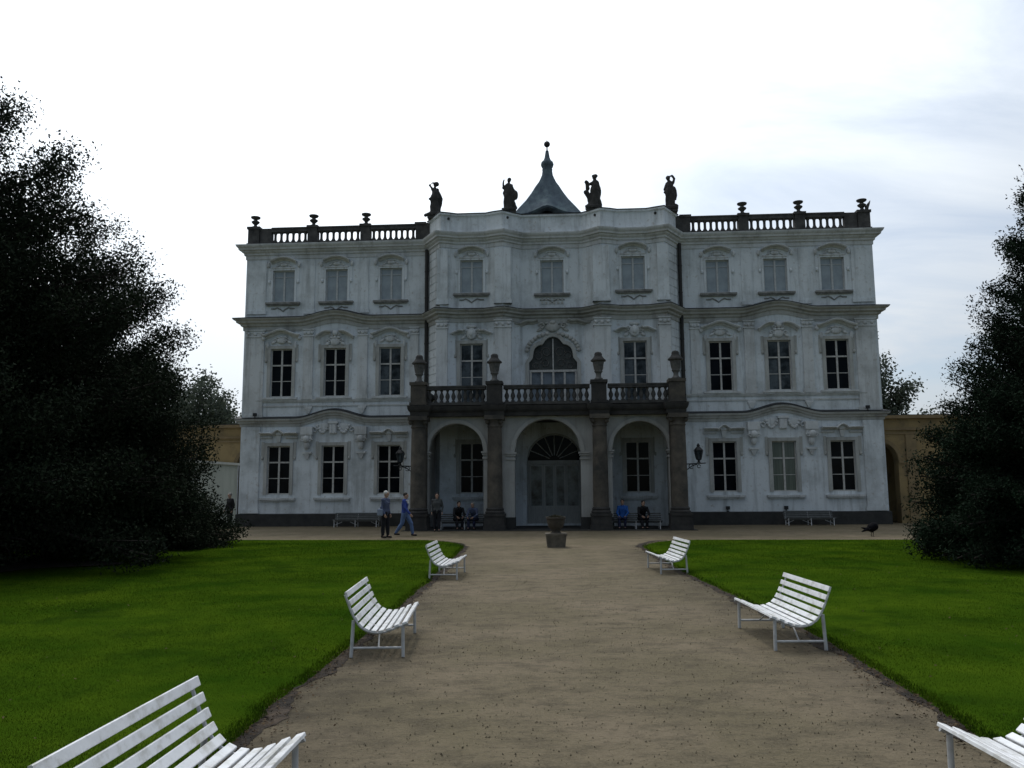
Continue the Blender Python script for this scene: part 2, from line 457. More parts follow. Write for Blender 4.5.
g = MB(); g.add([(-600,-400,0),(600,-400,0),(600,900,0),(-600,900,0)], [(0,1,2,3)])
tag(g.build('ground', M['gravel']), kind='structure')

M['lawn'] = mat('lawn_turf', (0.018, 0.045, 0.003), (0.046, 0.080, 0.005), 0.6, 1.0, 0.8, 45, spec=0.0, c3=(0.012, 0.030, 0.003), s3=0.7)  # patchy tone here and in the blades imitates sheen and sunlit turf
def edge_x(y, s):
    b = mnoise.noise(Vector((y*0.9, 3.1*s, 0)))*0.08 + mnoise.noise(Vector((y*4.0, 7*s, 2)))*0.045 + mnoise.noise(Vector((y*11.0, 5*s, 4)))*0.025
    if s < 0:
        base = float(np.interp(y, [0, 6.3, 10, 16, 25], [-2.1, -2.0, -1.82, -1.64, -1.52]))
        if y > 26.0:
            t = (y-26.0)/3.7; base -= 2.6*(1-math.sqrt(max(0, 1-t*t)))
    else:
        base = 3.30 + 0.30*max(0, min(1, (y-6)/4)) + 0.30*max(0, min(1, (y-18)/7))
        if y > 25.0:
            t = (y-25.0)/4.5; base += 2.6*(1-math.sqrt(max(0, 1-t*t)))
    return base + b
LAWN_Z = 0.045
def shear(x, y):
    t = min(1, max(0, (y-20)/9.6)); return y - .5*t - .10*max(-22, min(22, x))*t
def lawn(s):
    ys = list(np.arange(-6, 24, 0.12)) + list(np.arange(24, 29.45, 0.22)) + [29.45, 29.55, 29.62, 29.66]
    offs = [0, 0.06, 0.14, 0.3, 0.6, 1, 1.6, 2.4, 3.5, 5, 7, 10, 15, 25, 45]
    mb = MB(); vs = []; fs = []
    for y in ys:
        e = edge_x(y, s)
        for k, o in enumerate(offs):
            x = e + s*o
            z = LAWN_Z*min(1, 0.15 + o/0.14) if k else 0.001
            if y > 29.5: z *= 0.3
            z += 0.007*mnoise.noise(Vector((x*0.5, y*0.5, 5)))*(o > 0.2)
            vs.append((x, shear(x, y), z))
    n = len(offs)
    for i in range(len(ys)-1):
        for k in range(n-1):
            fs.append((i*n+k, i*n+k+1, (i+1)*n+k+1, (i+1)*n+k))
    mb.add(vs, fs)
    return mb.build('lawn', M['lawn'], None, 60)
for s in (-1, 1): tag(lawn(s), kind='structure')
def soil(s):  # soil edge, coloured darker to hold the shadow line under the turf
    ys = list(np.arange(-6, 29.0, 0.10)); mb = MB(); vs = []; fs = []
    for y in ys:
        e = edge_x(y, s)
        wv = 0.12 + 0.16*mnoise.noise(Vector((y*1.1, 9*s, 1))) + 0.07*mnoise.noise(Vector((y*5.0, 4*s, 1)))
        vs += [(e + s*0.10, y, 0.006), (e - s*max(0.03, wv), y, 0.004)]
    for i in range(len(ys)-1): fs.append((2*i, 2*i+1, 2*i+3, 2*i+2))
    mb.add(vs, fs); return tag(mb.build('soil', M['soil']), kind='structure')
for s in (-1, 1): soil(s)

def quads_mesh(name, V, mat_, parent=None, nv=4):
    """V: (n,nv,3) array of faces"""
    n = V.shape[0]
    me = bpy.data.meshes.new(name)
    me.vertices.add(n*nv); me.loops.add(n*nv); me.polygons.add(n)
    me.vertices.foreach_set('co', V.reshape(-1).astype(np.float32))
    me.loops.foreach_set('vertex_index', np.arange(n*nv, dtype=np.int32))
    me.polygons.foreach_set('loop_start', np.arange(0, n*nv, nv, dtype=np.int32))
    me.polygons.foreach_set('loop_total', np.full(n, nv, dtype=np.int32))
    me.materials.append(mat_); me.update(calc_edges=True)
    return link(bpy.data.objects.new(name, me), parent)

# grass blades
def blades(s, n):
    y = 3.0 + 27*rng.random(n)**1.9
    spread = 0.68*y + 1.5
    xe = np.array([edge_x(v, s) for v in y])
    wid = np.maximum(spread + s*xe*-1, 0.3) if s < 0 else np.maximum(spread - xe, 0.3)
    if s < 0: wid = np.maximum(spread + xe, 0.3)
    x = xe + s*(rng.random(n)*wid - 0.03)
    keep = y < 29.4
    x, y = x[keep], y[keep]; n = len(x)
    y = np.array([shear(a_, b_) for a_, b_ in zip(x, y)])
    sc = 0.75 + y*0.045
    h = (0.006 + 0.012*rng.random(n))*sc; wd = (0.0018 + 0.0018*rng.random(n))*sc*1.1
    a = rng.random(n)*2*PI; ln = (rng.random(n)*1.3)*h; la = rng.random(n)*2*PI
    z0 = np.full(n, LAWN_Z - 0.015)
    V = np.zeros((n, 3, 3))
    V[:,0] = np.stack([x - np.cos(a)*wd, y - np.sin(a)*wd, z0], 1)
    V[:,1] = np.stack([x + np.cos(a)*wd, y + np.sin(a)*wd, z0], 1)
    V[:,2] = np.stack([x + np.cos(la)*ln, y + np.sin(la)*ln, z0 + 0.012 + h], 1)
    return V
V = np.concatenate([blades(-1, 560000), blades(1, 380000)])
tag(quads_mesh('grass', V, M['grass'], nv=3), kind='stuff')
# fallen leaves along the lawn edges and a few on the gravel
def litter(n):
    s = np.where(rng.random(n) < 0.5, -1, 1)
    y = 4 + 22*rng.random(n)**1.6
    xe = np.array([edge_x(a, b) for a, b in zip(y, s)])
    x = xe - s*np.abs(rng.normal(0, 0.16, n)) + s*0.08
    far = rng.random(n) < 0.035
    x = np.where(far, -1.5 + 5*rng.random(n), x)
    a = rng.random(n)*2*PI; r = (0.006 + 0.016*rng.random(n)**2)*np.where(far, .7, 1)
    V = np.zeros((n, 4, 3))
    for k, (ca, cr) in enumerate(((0, 1), (PI/2, 0.55), (PI, 1), (1.5*PI, 0.55))):
        V[:,k] = np.stack([x + np.cos(a+ca)*r*cr, y + np.sin(a+ca)*r*cr, 0.009 + 0.018*rng.random(n)], 1)
    return V
LV = litter(7500)
L2V = litter(900)
k_ = rng.random(len(L2V)); L2V[:, :, 0] += (np.where(L2V[:, 0, 0] < 0.9, -1, 1)*(.3 + 9*k_**1.5))[:, None]; L2V[:, :, 2] += LAWN_Z + .012
tag(quads_mesh('fallen_leaves', np.concatenate([LV, L2V]), M['litter']), kind='stuff')

CACHE = {}
def inst(key, maker, mat_, name, parent, loc=(0,0,0), smooth=40):
    if key not in CACHE: CACHE[key] = maker().mesh(name, mat_, smooth)
    o = bpy.data.objects.new(name, CACHE[key]); o.location = loc
    return link(o, parent)
# loose pebbles on the path
def pebbles(n):
    y = 3.6 + 15*rng.random(n)**2.2; x = -1.9 + 5.4*rng.random(n)
    r = 0.003 + 0.007*rng.random(n)**3
    a0 = rng.random(n)*2*PI; V = np.zeros((n, 3, 3, 3)); top = np.stack([x + r*.3*rng.normal(size=n), y, r*1.1 + .004], 1)
    P = [np.stack([x + np.cos(a0+k*2.1)*r*(.8+.5*rng.random(n)), y + np.sin(a0+k*2.1)*r, np.full(n, .001)], 1) for k in range(3)]
    for k in range(3): V[:,k,0] = P[k]; V[:,k,1] = P[(k+1) % 3]; V[:,k,2] = top
    return V.reshape(-1, 3, 3)
tag(quads_mesh('pebbles', pebbles(9000), leafmat('pebble_stone', (0.09, 0.075, 0.05), (0.20, 0.17, 0.12), 0.9, 0.0), nv=3), kind='stuff')

# ------------------------------------------------------------------ chateau
PHI = R(3.76)
X0 = 0.0
CB = (2.108, 41.4)
EX = Vector((math.cos(PHI), -math.sin(PHI), 0)); EY = Vector((math.sin(PHI), math.cos(PHI), 0))
ORG = Vector((CB[0], CB[1], 0)) + EX*X0
def B2W(x, y, z): return ORG + EX*x + EY*y + Vector((0, 0, z))
ch = empty('chateau', ORG, -PHI, 'three storey white stucco chateau with pillared balcony porch at the path end', 'chateau')

PLAN = [(0,.7),(1.55,.7),(2.1,1.12),(2.45,1.42),(2.9,1.27),(3.3,1.08),(4.8,1.08),(5.2,1.27),(5.58,1.42),(6.42,0.0),(16.15,0.0)]
def fwd(x):
    X = abs(x)
    for (a, fa), (b, fb) in zip(PLAN, PLAN[1:]):
        if X <= b:
            t = (X-a)/(b-a)
            if a >= 1.5 and b <= 5.2: t = t*t*(3-2*t) if False else t
            return fa + (fb-fa)*t
    return 0.0
HW = 16.15; DEP = 15.0
WX = (14.12, 11.29, 8.40)
XS_PLAN = sorted(set([0.0, HW] + [a for a, _ in PLAN] + [3.0, 3.15, 4.95, 5.3, 1.8, 2.3, 2.65]))
XS_PLAN = sorted(set([-x for x in XS_PLAN] + XS_PLAN))
# openings: (x0,x1,z0,z1)
OPEN = []
W_GF = (1.18, 1.61, 4.07); W_FF = (1.14, 6.60, 9.12); W_SF = (1.16, 11.62, 13.32)
wins = []
for X in WX:
    for s in (-1, 1):
        wins.append((s*X, 'gf')); wins.append((s*X, 'ff')); wins.append((s*X, 'sf'))
for s in (-1, 1):
    wins.append((s*4.05, 'gf')); wins.append((s*4.05, 'ffc')); wins.append((s*4.05, 'sf'))
wins.append((0.0, 'sf'))
DIM = {'gf': W_GF, 'ff': W_FF, 'sf': W_SF, 'ffc': (1.16, 6.0, 9.02)}
for x, k_ in wins:
    w_, z0, z1 = DIM[k_]; OPEN.append((x-w_/2, x+w_/2, z0, z1))
DOOR = (-1.36, 1.36, 0.12, 4.6); BIGW = (-1.2, 1.2, 6.0, 9.5)
OPEN += [DOOR, BIGW]
ZT = 14.0
zs = sorted(set([0.3, ZT] + [o[2] for o in OPEN] + [o[3] for o in OPEN]))
zs = [0.0] + [z for z in zs if z != 0.3]
xs = set(XS_PLAN)
for o in OPEN: xs |= {o[0], o[1]}
xs = sorted(xs); xs = [x for i, x in enumerate(xs) if i == 0 or x - xs[i-1] > 1e-4]
wall = MB()
nx = len(xs); vs = [(x, -fwd(x), z) for z in zs for x in xs]; fs = []
for j in range(len(zs)-1):
    for i in range(nx-1):
        cx, cz = (xs[i]+xs[i+1])/2, (zs[j]+zs[j+1])/2
        if any(o[0] < cx < o[1] and o[2] < cz < o[3] for o in OPEN): continue
        fs.append((j*nx+i, j*nx+i+1, (j+1)*nx+i+1, (j+1)*nx+i))
wall.add(vs, fs)
REV = 0.24
def reveal(mb, x0, x1, z0, z1, y, d=REV, top=True):
    mb.add([(x0,y,z0),(x0,y,z1),(x0,y+d,z1),(x0,y+d,z0)], [(0,1,2,3)])
    mb.add([(x1,y,z0),(x1,y,z1),(x1,y+d,z1),(x1,y+d,z0)], [(3,2,1,0)])
    mb.add([(x0,y,z0),(x1,y,z0),(x1,y+d,z0),(x0,y+d,z0)], [(0,1,2,3)])
    if top: mb.add([(x0,y,z1),(x1,y,z1),(x1,y+d,z1),(x0,y+d,z1)], [(3,2,1,0)])
for o in OPEN:
    top = o not in (DOOR, BIGW)
    reveal(wall, *o, -fwd((o[0]+o[1])/2), top=top, d=(REV if o is not DOOR else 0.35))
def arch_fill(mb, x0, x1, zt, hfun, y, d, n=28):
    for i in range(n):
        a = x0 + (x1-x0)*i/n; b = x0 + (x1-x0)*(i+1)/n
        ha, hb = hfun(a), hfun(b)
        mb.add([(a,y,ha),(b,y,hb),(b,y,zt),(a,y,zt)], [(0,1,2,3)])
        mb.add([(a,y,ha),(b,y,hb),(b,y+d,hb),(a,y+d,ha)], [(3,2,1,0)])
def semi(xc, r, zs_):
    return lambda x: zs_ + math.sqrt(max(0.0, r*r - (x-xc)**2))
door_h = semi(0, 1.36, 3.18)
arch_fill(wall, DOOR[0], DOOR[1], DOOR[3], door_h, -fwd(0), 0.35)
def big_h(x):            # trefoil-like top of the great window
    X = abs(x)
    c = 8.62 + math.sqrt(max(0, 0.62**2 - X*X))*1.2 if X < 0.62 else 0
    sde = 8.42 + math.sqrt(max(0, 0.52**2 - (X-0.55)**2))*1.05 if abs(X-0.55) < 0.52 else 0
    return max(c, sde, 8.10 + 0.35*max(0, min(1, (1.2-X)/0.3)))
arch_fill(wall, BIGW[0], BIGW[1], BIGW[3], big_h, -fwd(0), REV, 44)
# side, back walls and roof deck
wall.add([(-HW,0,0),(-HW,DEP,0),(-HW,DEP,ZT),(-HW,0,ZT)], [(0,1,2,3)])
wall.add([(HW,0,0),(HW,DEP,0),(HW,DEP,ZT),(HW,0,ZT)], [(3,2,1,0)])
wall.add([(-HW,DEP,0),(HW,DEP,0),(HW,DEP,ZT),(-HW,DEP,ZT)], [(0,1,2,3)])
wall.build('wall', M['stucco'], ch, fix=False)
rf = MB()
rf.slab([(x, -fwd(x)) for x in xs] + [(HW, DEP), (-HW, DEP)], 14.60, 14.66)
rf.build('roof', M['lead'], ch)

def fpath(dz=lambda x: 0.0, x0=-HW, x1=HW, z=0.0, step=0.16, sides=True, off=0.0):
    X = set(x for x in XS_PLAN if x0 <= x <= x1) | {x0, x1}
    X |= set(np.round(np.arange(x0, x1, step), 3)); X = sorted(X)
    X = [x for i, x in enumerate(X) if i == 0 or x - X[i-1] > 0.02 or abs(x - x1) < 1e-6]
    P = [(x, -fwd(x), z + dz(x)) for x in X]
    if sides and x0 == -HW: P = [(-HW, DEP, z)] + P
    if sides and x1 == HW: P = P + [(HW, DEP, z)]
    return P
def bump(t): return 0.5*(1+math.cos(PI*t)) if abs(t) < 1 else 0.0
midz = lambda x: 0.34*bump((abs(x)-11.29)/2.0)
lowz = lambda x: 0.40*bump((abs(x)-11.29)/2.0)
# plinth
pl = MB(); pl.sweep(fpath(z=0, x0=-HW, x1=-6.5, step=3), [(-0.02, 0), (0.10, 0), (0.10, 0.60), (0.05, 0.64), (-0.02, 0.64)])
pl.build('plinth', M['plinth'], ch)
pl = MB(); pl.sweep(fpath(z=0, x0=6.5, x1=HW, step=3), [(-0.02, 0), (0.10, 0), (0.10, 0.60), (0.05, 0.64), (-0.02, 0.64)])
pl.build('plinth', M['plinth'], ch)
# cornices
topc = [(-.02,-.70),(.04,-.70),(.05,-.52),(.12,-.48),(.12,-.40),(.22,-.33),(.24,-.26),(.34,-.24),(.36,-.15),(.42,-.10),(.47,0.0),(.47,.03),(-.02,.05)]
mb = MB(); mb.sweep(fpath(z=14.64), topc); mb.build('cornice', M['trimb'], ch, 35)
midc = [(-.02,-.62),(.06,-.62),(.07,-.42),(.18,-.36),(.20,-.26),(.38,-.20),(.40,-.11),(.50,-.06),(.56,0.0),(.56,.03),(-.02,.03)]
mb = MB(); mb.sweep(fpath(midz, z=10.67), [(o_*.86, q_*.9) for o_, q_ in midc]); mb.build('cornice', M['trim'], ch, 35)
mb = MB(); mb.sweep(fpath(midz, z=10.70), [(-.01, 0.0), (.50, 0.0), (.50, .03), (-.01, .16)]); mb.build('flashing', M['lead'], ch)
lowc = [(-.02,-.36),(.05,-.36),(.06,-.24),(.14,-.20),(.15,-.12),(.24,-.08),(.27,0.0),(.27,.02),(-.02,.02)]
for a, b in ((-HW, -6.45), (6.45, HW)):
    mb = MB(); mb.sweep(fpath(lowz, a, b, 5.44), lowc); mb.build('cornice', M['trim'], ch, 35)
    mb = MB(); mb.sweep(fpath(lowz, a, b, 5.465), [(-.01, 0.0), (.29, 0.0), (.29, .03), (-.01, .13)]); mb.build('flashing', M['lead'], ch)
# sill courses of the first floor
for a, b in ((-15.4, -6.5), (6.5, 15.4)):
    mb = MB()
    mb.sweep(fpath(z=6.42, x0=a, x1=b, sides=False, step=5), [(-.02,-.10),(.05,-.10),(.09,0),(.09,.05),(-.02,.06)])
    mb.sweep(fpath(z=6.14, x0=a, x1=b, sides=False, step=5), [(-.02,-.05),(.04,-.05),(.05,.02),(-.02,.03)])
    mb.build('string_course', M['trimb'], ch)
# parapet over the centre
par = [(-.30,0.0),(.06,0.0),(.06,.10),(.02,.14),(.02,.92),(.10,.96),(.10,1.05),(-.34,1.07),(-.34,0.0)]
mb = MB(); mb.sweep(fpath(z=14.67, x0=-6.42, x1=6.42), par); mb.build('parapet', M['stucco'], ch, 35)
mb = MB(); mb.sweep(fpath(z=15.735, x0=-6.42, x1=6.42), [(-.36, 0), (.13, 0), (.13, .03), (-.10, .07), (-.36, .03)]); mb.build('flashing', M['lead'], ch)
for s in (-1, 1):
    for X in (2.45, 5.45):
        inst('spout', lambda: MB().lathe([(0.05, 0), (0.07, 0.02), (0.07, 0.05), (0.04, 0.07)], 10), M['pipe'], 'drain_spout', ch, (s*(X-.25), -fwd(X-.25)-.02, 15.45)).rotation_euler = (PI/2, 0, 0)

# pilasters: strips with base and capital
def pilaster(x, z0, z1, wd, cap=True, dep=0.07, name='pilaster'):
    y = -fwd(x); mb = MB()
    mb.box(x-wd/2, x+wd/2, y-dep, y+0.3, z0, z1)
    mb.box(x-wd/2-.05, x+wd/2+.05, y-dep-.04, y+0.3, z0+.003, z0+.2)
    if cap:
        for dz, e in ((0, .05), (-.12, .025), (-.34, .04)):
            mb.box(x-wd/2-e, x+wd/2+e, y-dep-e, y+0.3, z1+dz-.075, z1+dz-.004)
        for q in (-1, 1): mb.ell((x+q*wd*0.36, y-dep-.03, z1-.22), (.085, .06, .09), 8)
        mb.ell((x, y-dep-.02, z1-.24), (.10, .05, .10), 8)
    return mb.build(name, M['trimb'] if cap else M['stucco'], ch, 40)
for s in (-1, 1):
    for X, wd in ((9.84, .50), (12.70, .50)):
        pilaster(s*X, 6.46, 10.16, wd)
        pilaster(s*X, 10.95, 13.84, wd, cap=False, dep=.035)
    pilaster(s*15.53, 5.50, 10.16, .95); pilaster(s*15.53, 10.98, 13.82, .95, cap=False, dep=.04)
    pilaster(s*15.57, 0.66, 5.06, .90, cap=False)
    pilaster(s*7.15, 6.46, 10.16, .45)
    pilaster(s*2.45, 5.72, 10.16, .8, dep=.10); pilaster(s*2.45, 10.98, 13.82, .8, cap=False, dep=.06)
    pilaster(s*5.50, 5.72, 10.16, .55, dep=.08); pilaster(s*5.50, 10.98, 13.82, .55, cap=False, dep=.05)
    # shallow quoin bands round the oblique corners
    xa, xb = (5.66, 6.34) if s > 0 else (-6.34, -5.66)
    for lo_, hi_ in ((11.0, 13.7), (5.9, 9.9)):
        mb = MB()
        for zz_ in np.arange(lo_, hi_, 0.42):
            mb.sweep([(xa, -fwd(xa), zz_), (xb, -fwd(xb), zz_)], [(-.02, 0), (.025, .01), (.025, .37), (-.02, .38)])
        mb.build('quoin', M['stucco'], ch)

# ---- windows
def arcpts(w_, z0, rise, n=14, ogee=False):
    P = []
    for i in range(n+1):
        t = -1 + 2*i/n
        if ogee: z = z0 + rise*(0.5*(1+math.cos(PI*t))) - 0.03*abs(t)
        else: z = z0 + rise*(1-t*t)
        P.append((w_/2*t, z))
    return P
HOODP = [(-0.6, 0.0), (-0.6, .05), (-0.25, .09), (0.0, .12), (0.05, .28), (0.45, .33), (0.6, .31), (0.6, 0.0)]
def scroll(mb, x, z, r, y, sgn):
    P = [];  rr = []
    for i in range(15):
        a = i/14*2.2*PI; k = r*(1-0.75*i/14)
        P.append((x + sgn*(k*math.cos(a)), -y, z + k*math.sin(a))); rr.append(r*0.24)
    mb.tube(P, rr, 6)
def leafy(mb, x, z, w_, h_, y):
    mb.ell((x, -y, z), (w_*.26, .06, h_*.42), 10)
    for q in (-1, 1):
        scroll(mb, x+q*w_*.33, z+h_*.05, h_*.22, y+.02, q)
        mb.ell((x+q*w_*.42, -y, z-h_*.22), (w_*.14, .04, h_*.16), 8, Matrix.Rotation(q*0.5, 3, 'Y'))
        mb.ell((x+q*w_*.18, -y-.02, z+h_*.40), (w_*.12, .045, h_*.13), 8)
    mb.ell((x, -y-.04, z+h_*.42), (w_*.10, .05, h_*.12), 8)
def surround_mb(kind):
    w_, z0, z1 = DIM[kind]; mb = MB(); b = .17 if kind != 'sf' else .11; o = .055 if kind != 'sf' else .035
    e = 0.004
    mb.box(-w_/2-b, -w_/2-e, -o, .02, z0-.02, z1+b); mb.box(w_/2+e, w_/2+b, -o, .02, z0-.02, z1+b)
    mb.box(-w_/2-e, w_/2+e, -o+.002, .02, z1+e, z1+b-.002)
    for q in (-1, 1):
        mb.box(q*(w_/2+b+.075)-.07, q*(w_/2+b+.075)+.07, -.032, .02, z1-.55, z1+b+.05)   # ears
        mb.ell((q*(w_/2+b+.08), -.04, z1-.62), (.07, .05, .10), 8)
    return mb
def sill_mb(kind):
    w_, z0, z1 = DIM[kind]; mb = MB(); W = w_/2 + .34
    zt = z0 - .03 if kind != 'gf' else z0-.17
    mb.box(-W, W, -.16, .02, zt-.10, zt); mb.box(-W+.05, W-.05, -.11, .02, zt-.17, zt-.103)
    if kind == 'sf':
        P = [(-.62, zt-.33), (-.42, zt-.33), (-.30, zt-.28), (-.14, zt-.36), (0, zt-.47), (.14, zt-.36), (.30, zt-.28), (.42, zt-.33), (.62, zt-.33)]
        mb.mould(P, .06, [(-.5, 0), (-.5, .03), (.5, .045), (.5, 0)])
    return mb
def hood_mb(kind, var):
    w_, z0, z1 = DIM[kind]; mb = MB()
    if kind == 'sf':
        mb.mould(arcpts(1.34, z1+.40, .20, 16, False), .13, HOODP)
        leafy(mb, 0, z1+.30, .8, .26, .04)
        mb.box(-.62, .62, -.07, .02, z1+.10, z1+.17)
        for q in (-1, 1): mb.ell((q*.82, -.07, z1+.30), (.08, .08, .16), 8)
    elif kind == 'sfc':
        pass
    elif kind in ('ff', 'ffc') and var == 'arc':
        mb.mould(arcpts(1.95, z1+.66, .26, 18, True), .17, HOODP)
        leafy(mb, 0, z1+.44, 1.0, .42, .06)
        for q in (-1, 1): mb.ell((q*.95, -.10, z1+.56), (.10, .10, .13), 8); mb.ell((q*.74, -.04, z1+.2), (.09, .05, .2), 8)
    elif var == 'broken':
        for q in (-1, 1):
            P = [(q*(.98 - .75*t), z1+.52 + .30*math.sin(t*PI*.62) ) for t in np.linspace(0, 1, 9)]
            if q < 0: P = P
            else: P = P[::-1]
            mb.mould(P, .15, HOODP)
            scroll(mb, q*.22, z1+.62, .11, .10, q)
        leafy(mb, 0, z1+.34, .95, .52, .07)
        mb.ell((0, -.10, z1+.78), (.16, .10, .17), 10)
    elif var == 'shield':
        for q in (-1, 1):
            P = [(q*1.0, z1+.44), (q*.8, z1+.52), (q*.6, z1+.60), (q*.4, z1+.58), (q*.3, z1+.66)]
            mb.mould(P if q < 0 else P[::-1], .15, HOODP)
        mb.ell((0, -.10, z1+.50), (.24, .10, .30), 12); mb.ell((0, -.18, z1+.52), (.14, .08, .18), 10)
        leafy(mb, 0, z1+.45, 1.0, .55, .05)
        mb.ell((0, -.08, z1+.86), (.26, .08, .09), 10)
    elif kind == 'gf' and var == 'flat':
        for q in (-1, 1):
            P = [(q*.98, z1+.60), (q*.30, z1+.60)]
            P = P if q < 0 else P[::-1]
            mb.mould(P, .13, HOODP)
            P = [(q*.98, z1+.44), (q*.36, z1+.44)]
            P = P if q < 0 else P[::-1]
            mb.mould(P, .09, [(-.5, 0), (-.5, .08), (.5, .11), (.5, 0)])
        mb.mould(arcpts(.66, z1+.60, .16, 10, True), .12, HOODP)
        mb.ell((0, -.09, z1+.62), (.20, .09, .12), 10); mb.ell((0, -.12, z1+.74), (.11, .08, .08), 8)
        mb.frustum(0, -.03, z1+.19, z1+.52, .075, .05, .13, .09)
        for q in (-1, 1): mb.ell((q*.34, -.06, z1+.64), (.12, .06, .06), 8)
    elif kind == 'gf' and var == 'mid':
        mb.box(-.18, .18, -.15, .02, z1+.62, z1+1.12); mb.box(-.26, .26, -.19, .02, z1+1.125, z1+1.24)
        for q in (-1, 1):
            for t in np.linspace(0, 1, 8):
                mb.ell((q*(.28+.55*t), -.07, z1+.98-.32*math.sin(t*PI)+.04*t), (.085, .07, .075), 7)
            scroll(mb, q*.98, z1+.80, .17, .06, q)
            mb.ell((q*.5, -.03, z1+.95), (.34, .04, .22), 10)
        for q in (-1, 1): mb.box(q*.10-.03, q*.10+.03, -.18, .02, z1+.66, z1+1.08)
    return mb
def frame_mb(kind):
    w_, z0, z1 = DIM[kind]; mb = MB(); t = .055; y0, y1 = .10, .17
    e = .004
    mb.box(-w_/2+e, -w_/2+t, y0, y1, z0+e, z1-e); mb.box(w_/2-t, w_/2-e, y0, y1, z0+e, z1-e)
    mb.box(-w_/2+t, w_/2-t, y0, y1, z1-t, z1-e); mb.box(-w_/2+t, w_/2-t, y0, y1, z0+e, z0+t)
    mb.box(-.045, .045, y0-.015, y1-.002, z0+t, z1-t)
    if kind == 'sf':
        mb.box(-w_/2+t, -.045, y0+.002, y1-.002, z1-.36, z1-.33); mb.box(.045, w_/2-t, y0+.002, y1-.002, z1-.36, z1-.33)
    else:
        zb = z1 - 2.5 if kind == 'ffc' else z0
        zt = zb + (z1-zb)*0.66; zu = zb + (z1-zb)*0.33
        for s_ in (-1, 1):
            a, b = (-w_/2+t, -.045) if s_ < 0 else (.045, w_/2-t)
            mb.box(a, b, y0-.008, y1-.002, zt-.038, zt+.038)
            mb.box(a, b, y0+.02, y1-.004, zu-.018, zu+.018)
    return mb
def pane_mb(kind):
    w_, z0, z1 = DIM[kind]
    return MB().box(-w_/2+.02, w_/2-.02, .135, .15, z0+.02, z1-.02)
def window(x, kind, var, pane, hm='trimb', sill='trimb'):
    y = -fwd(x)
    wn = inst(('s', kind), lambda: surround_mb(kind), M['trim' if kind != 'sf' else 'stucco'], 'window', ch, (x, y, 0))
    inst(('f', kind), lambda: frame_mb(kind), M['frame' if kind != 'sf' else 'blindframe'], 'frame', wn)
    inst(('p', kind, pane), lambda: pane_mb(kind), M[pane], 'pane', wn)
    inst(('l', kind), lambda: sill_mb(kind), M[sill], 'sill', wn)
    if var: inst(('h', kind, var), lambda: hood_mb(kind, var), M[hm], 'hood', wn)
    return wn
pr = random.Random(3)
for x, k_ in wins:
    X = abs(x)
    if k_ == 'gf':
        if X > 6: v = 'mid' if abs(X-11.29) < .1 else 'flat'
        else: v = None
        window(x, 'gf', v, 'curtain' if (x > 0 and abs(X-11.29) < .1) else ('glass'))
    elif k_ == 'ff': window(x, 'ff', 'broken' if abs(X-11.29) < .1 else 'arc', 'glass' if pr.random() < .6 else 'glass2')
    elif k_ == 'ffc': window(x, 'ffc', 'shield', 'glass2')
    else: window(x, 'sf', 'shield' if X < 1 else 'arc', 'blind', sill='sillstone')
# consoles between ground floor windows
for s in (-1, 1):
    for X in (9.82, 12.62):
        mb = MB(); x = s*X
        mb.box(x-.30, x+.30, -.34, 0, 4.62, 5.02); mb.box(x-.27, x+.27, -.30, 0, 4.40, 4.616)
        mb.ell((x, -.22, 4.42), (.20, .17, .22), 12); mb.ell((x, -.14, 4.12), (.16, .14, .26), 12)
        mb.box(x-.24, x+.24, -.16, 0, 3.66, 3.76); mb.frustum(x, -.05, 3.40, 3.655, .05, .04, .15, .09)
        for q in (-1, 1): scroll(mb, x+q*.2, 4.35, .11, .28, q)
        mb.build('console', M['trimb'], ch, 40)
        mb = MB(); mb.box(x-.20, x+.20, -.10, 0, 5.98, 6.08); mb.frustum(x, -.04, 5.72, 5.976, .06, .04, .17, .08)
        mb.build('console', M['trimb'], ch, 40)
# wall panels under the mid cornice at the wing centres
for s in (-1, 1):
    for X in (14.05, 8.36):
        mb = MB(); x = s*X
        for a, b in ((-.95, -.40), (.40, .95)): mb.box(x+a, x+b, -.03, 0, 10.16-.12, 10.16-.06)
        mb.build('frieze_panel', M['trim'], ch)

# great window in the centre
y = -fwd(0)
mb = MB()
P = [(x_, big_h(x_) + .10) for x_ in np.linspace(-1.2, 1.2, 50)]
P = [(-1.30, 6.0), (-1.30, 8.05)] + P + [(1.30, 8.05), (1.30, 6.0)]
mb.mould(P, .20, [(-.45, 0), (-.45, .07), (.45, .10), (.45, 0)])
gw = mb.build('window', M['trim'], ch, 40); gw.location = (0, y, 0)
mb = MB()
for a in (-1.18, -.62, -.045, .52, 1.08): mb.box(a, a+.10, .07, .16, 6.0, 7.60)
mb.box(-1.19, 1.19, .05, .158, 7.60, 7.71)
for a in (-.03,): mb.box(a, a+.06, .09, .16, 7.71, 9.30)
for zz_ in (6.8,):
    for a in (-1.09, -.53, .04, .61): mb.box(a, a+.49, .10, .156, zz_, zz_+.03)
mb.build('frame', M['frame'], gw)
mb = MB()
for q in (-1, 1):
    for (xa, za, ra) in ((.34, 8.62, .26), (.74, 8.42, .24), (.40, 8.05, .22), (.86, 7.92, .18)):
        P = [(q*(xa + ra*(1-.5*t)*math.cos(t*7)), .125, za + ra*(1-.5*t)*math.sin(t*7)) for t in np.linspace(0, 1, 18)]
        mb.tube(P, .022, 5)
mb.build('grille', M['urnstone'], gw)
MB().box(-1.19, 1.19, .145, .16, 7.64, 9.45).build('pane', mat('leaded_fanlight_glass', (0.07, 0.075, 0.07), (0.03, 0.033, 0.032), 3, .3, .1, spec=.1), gw)
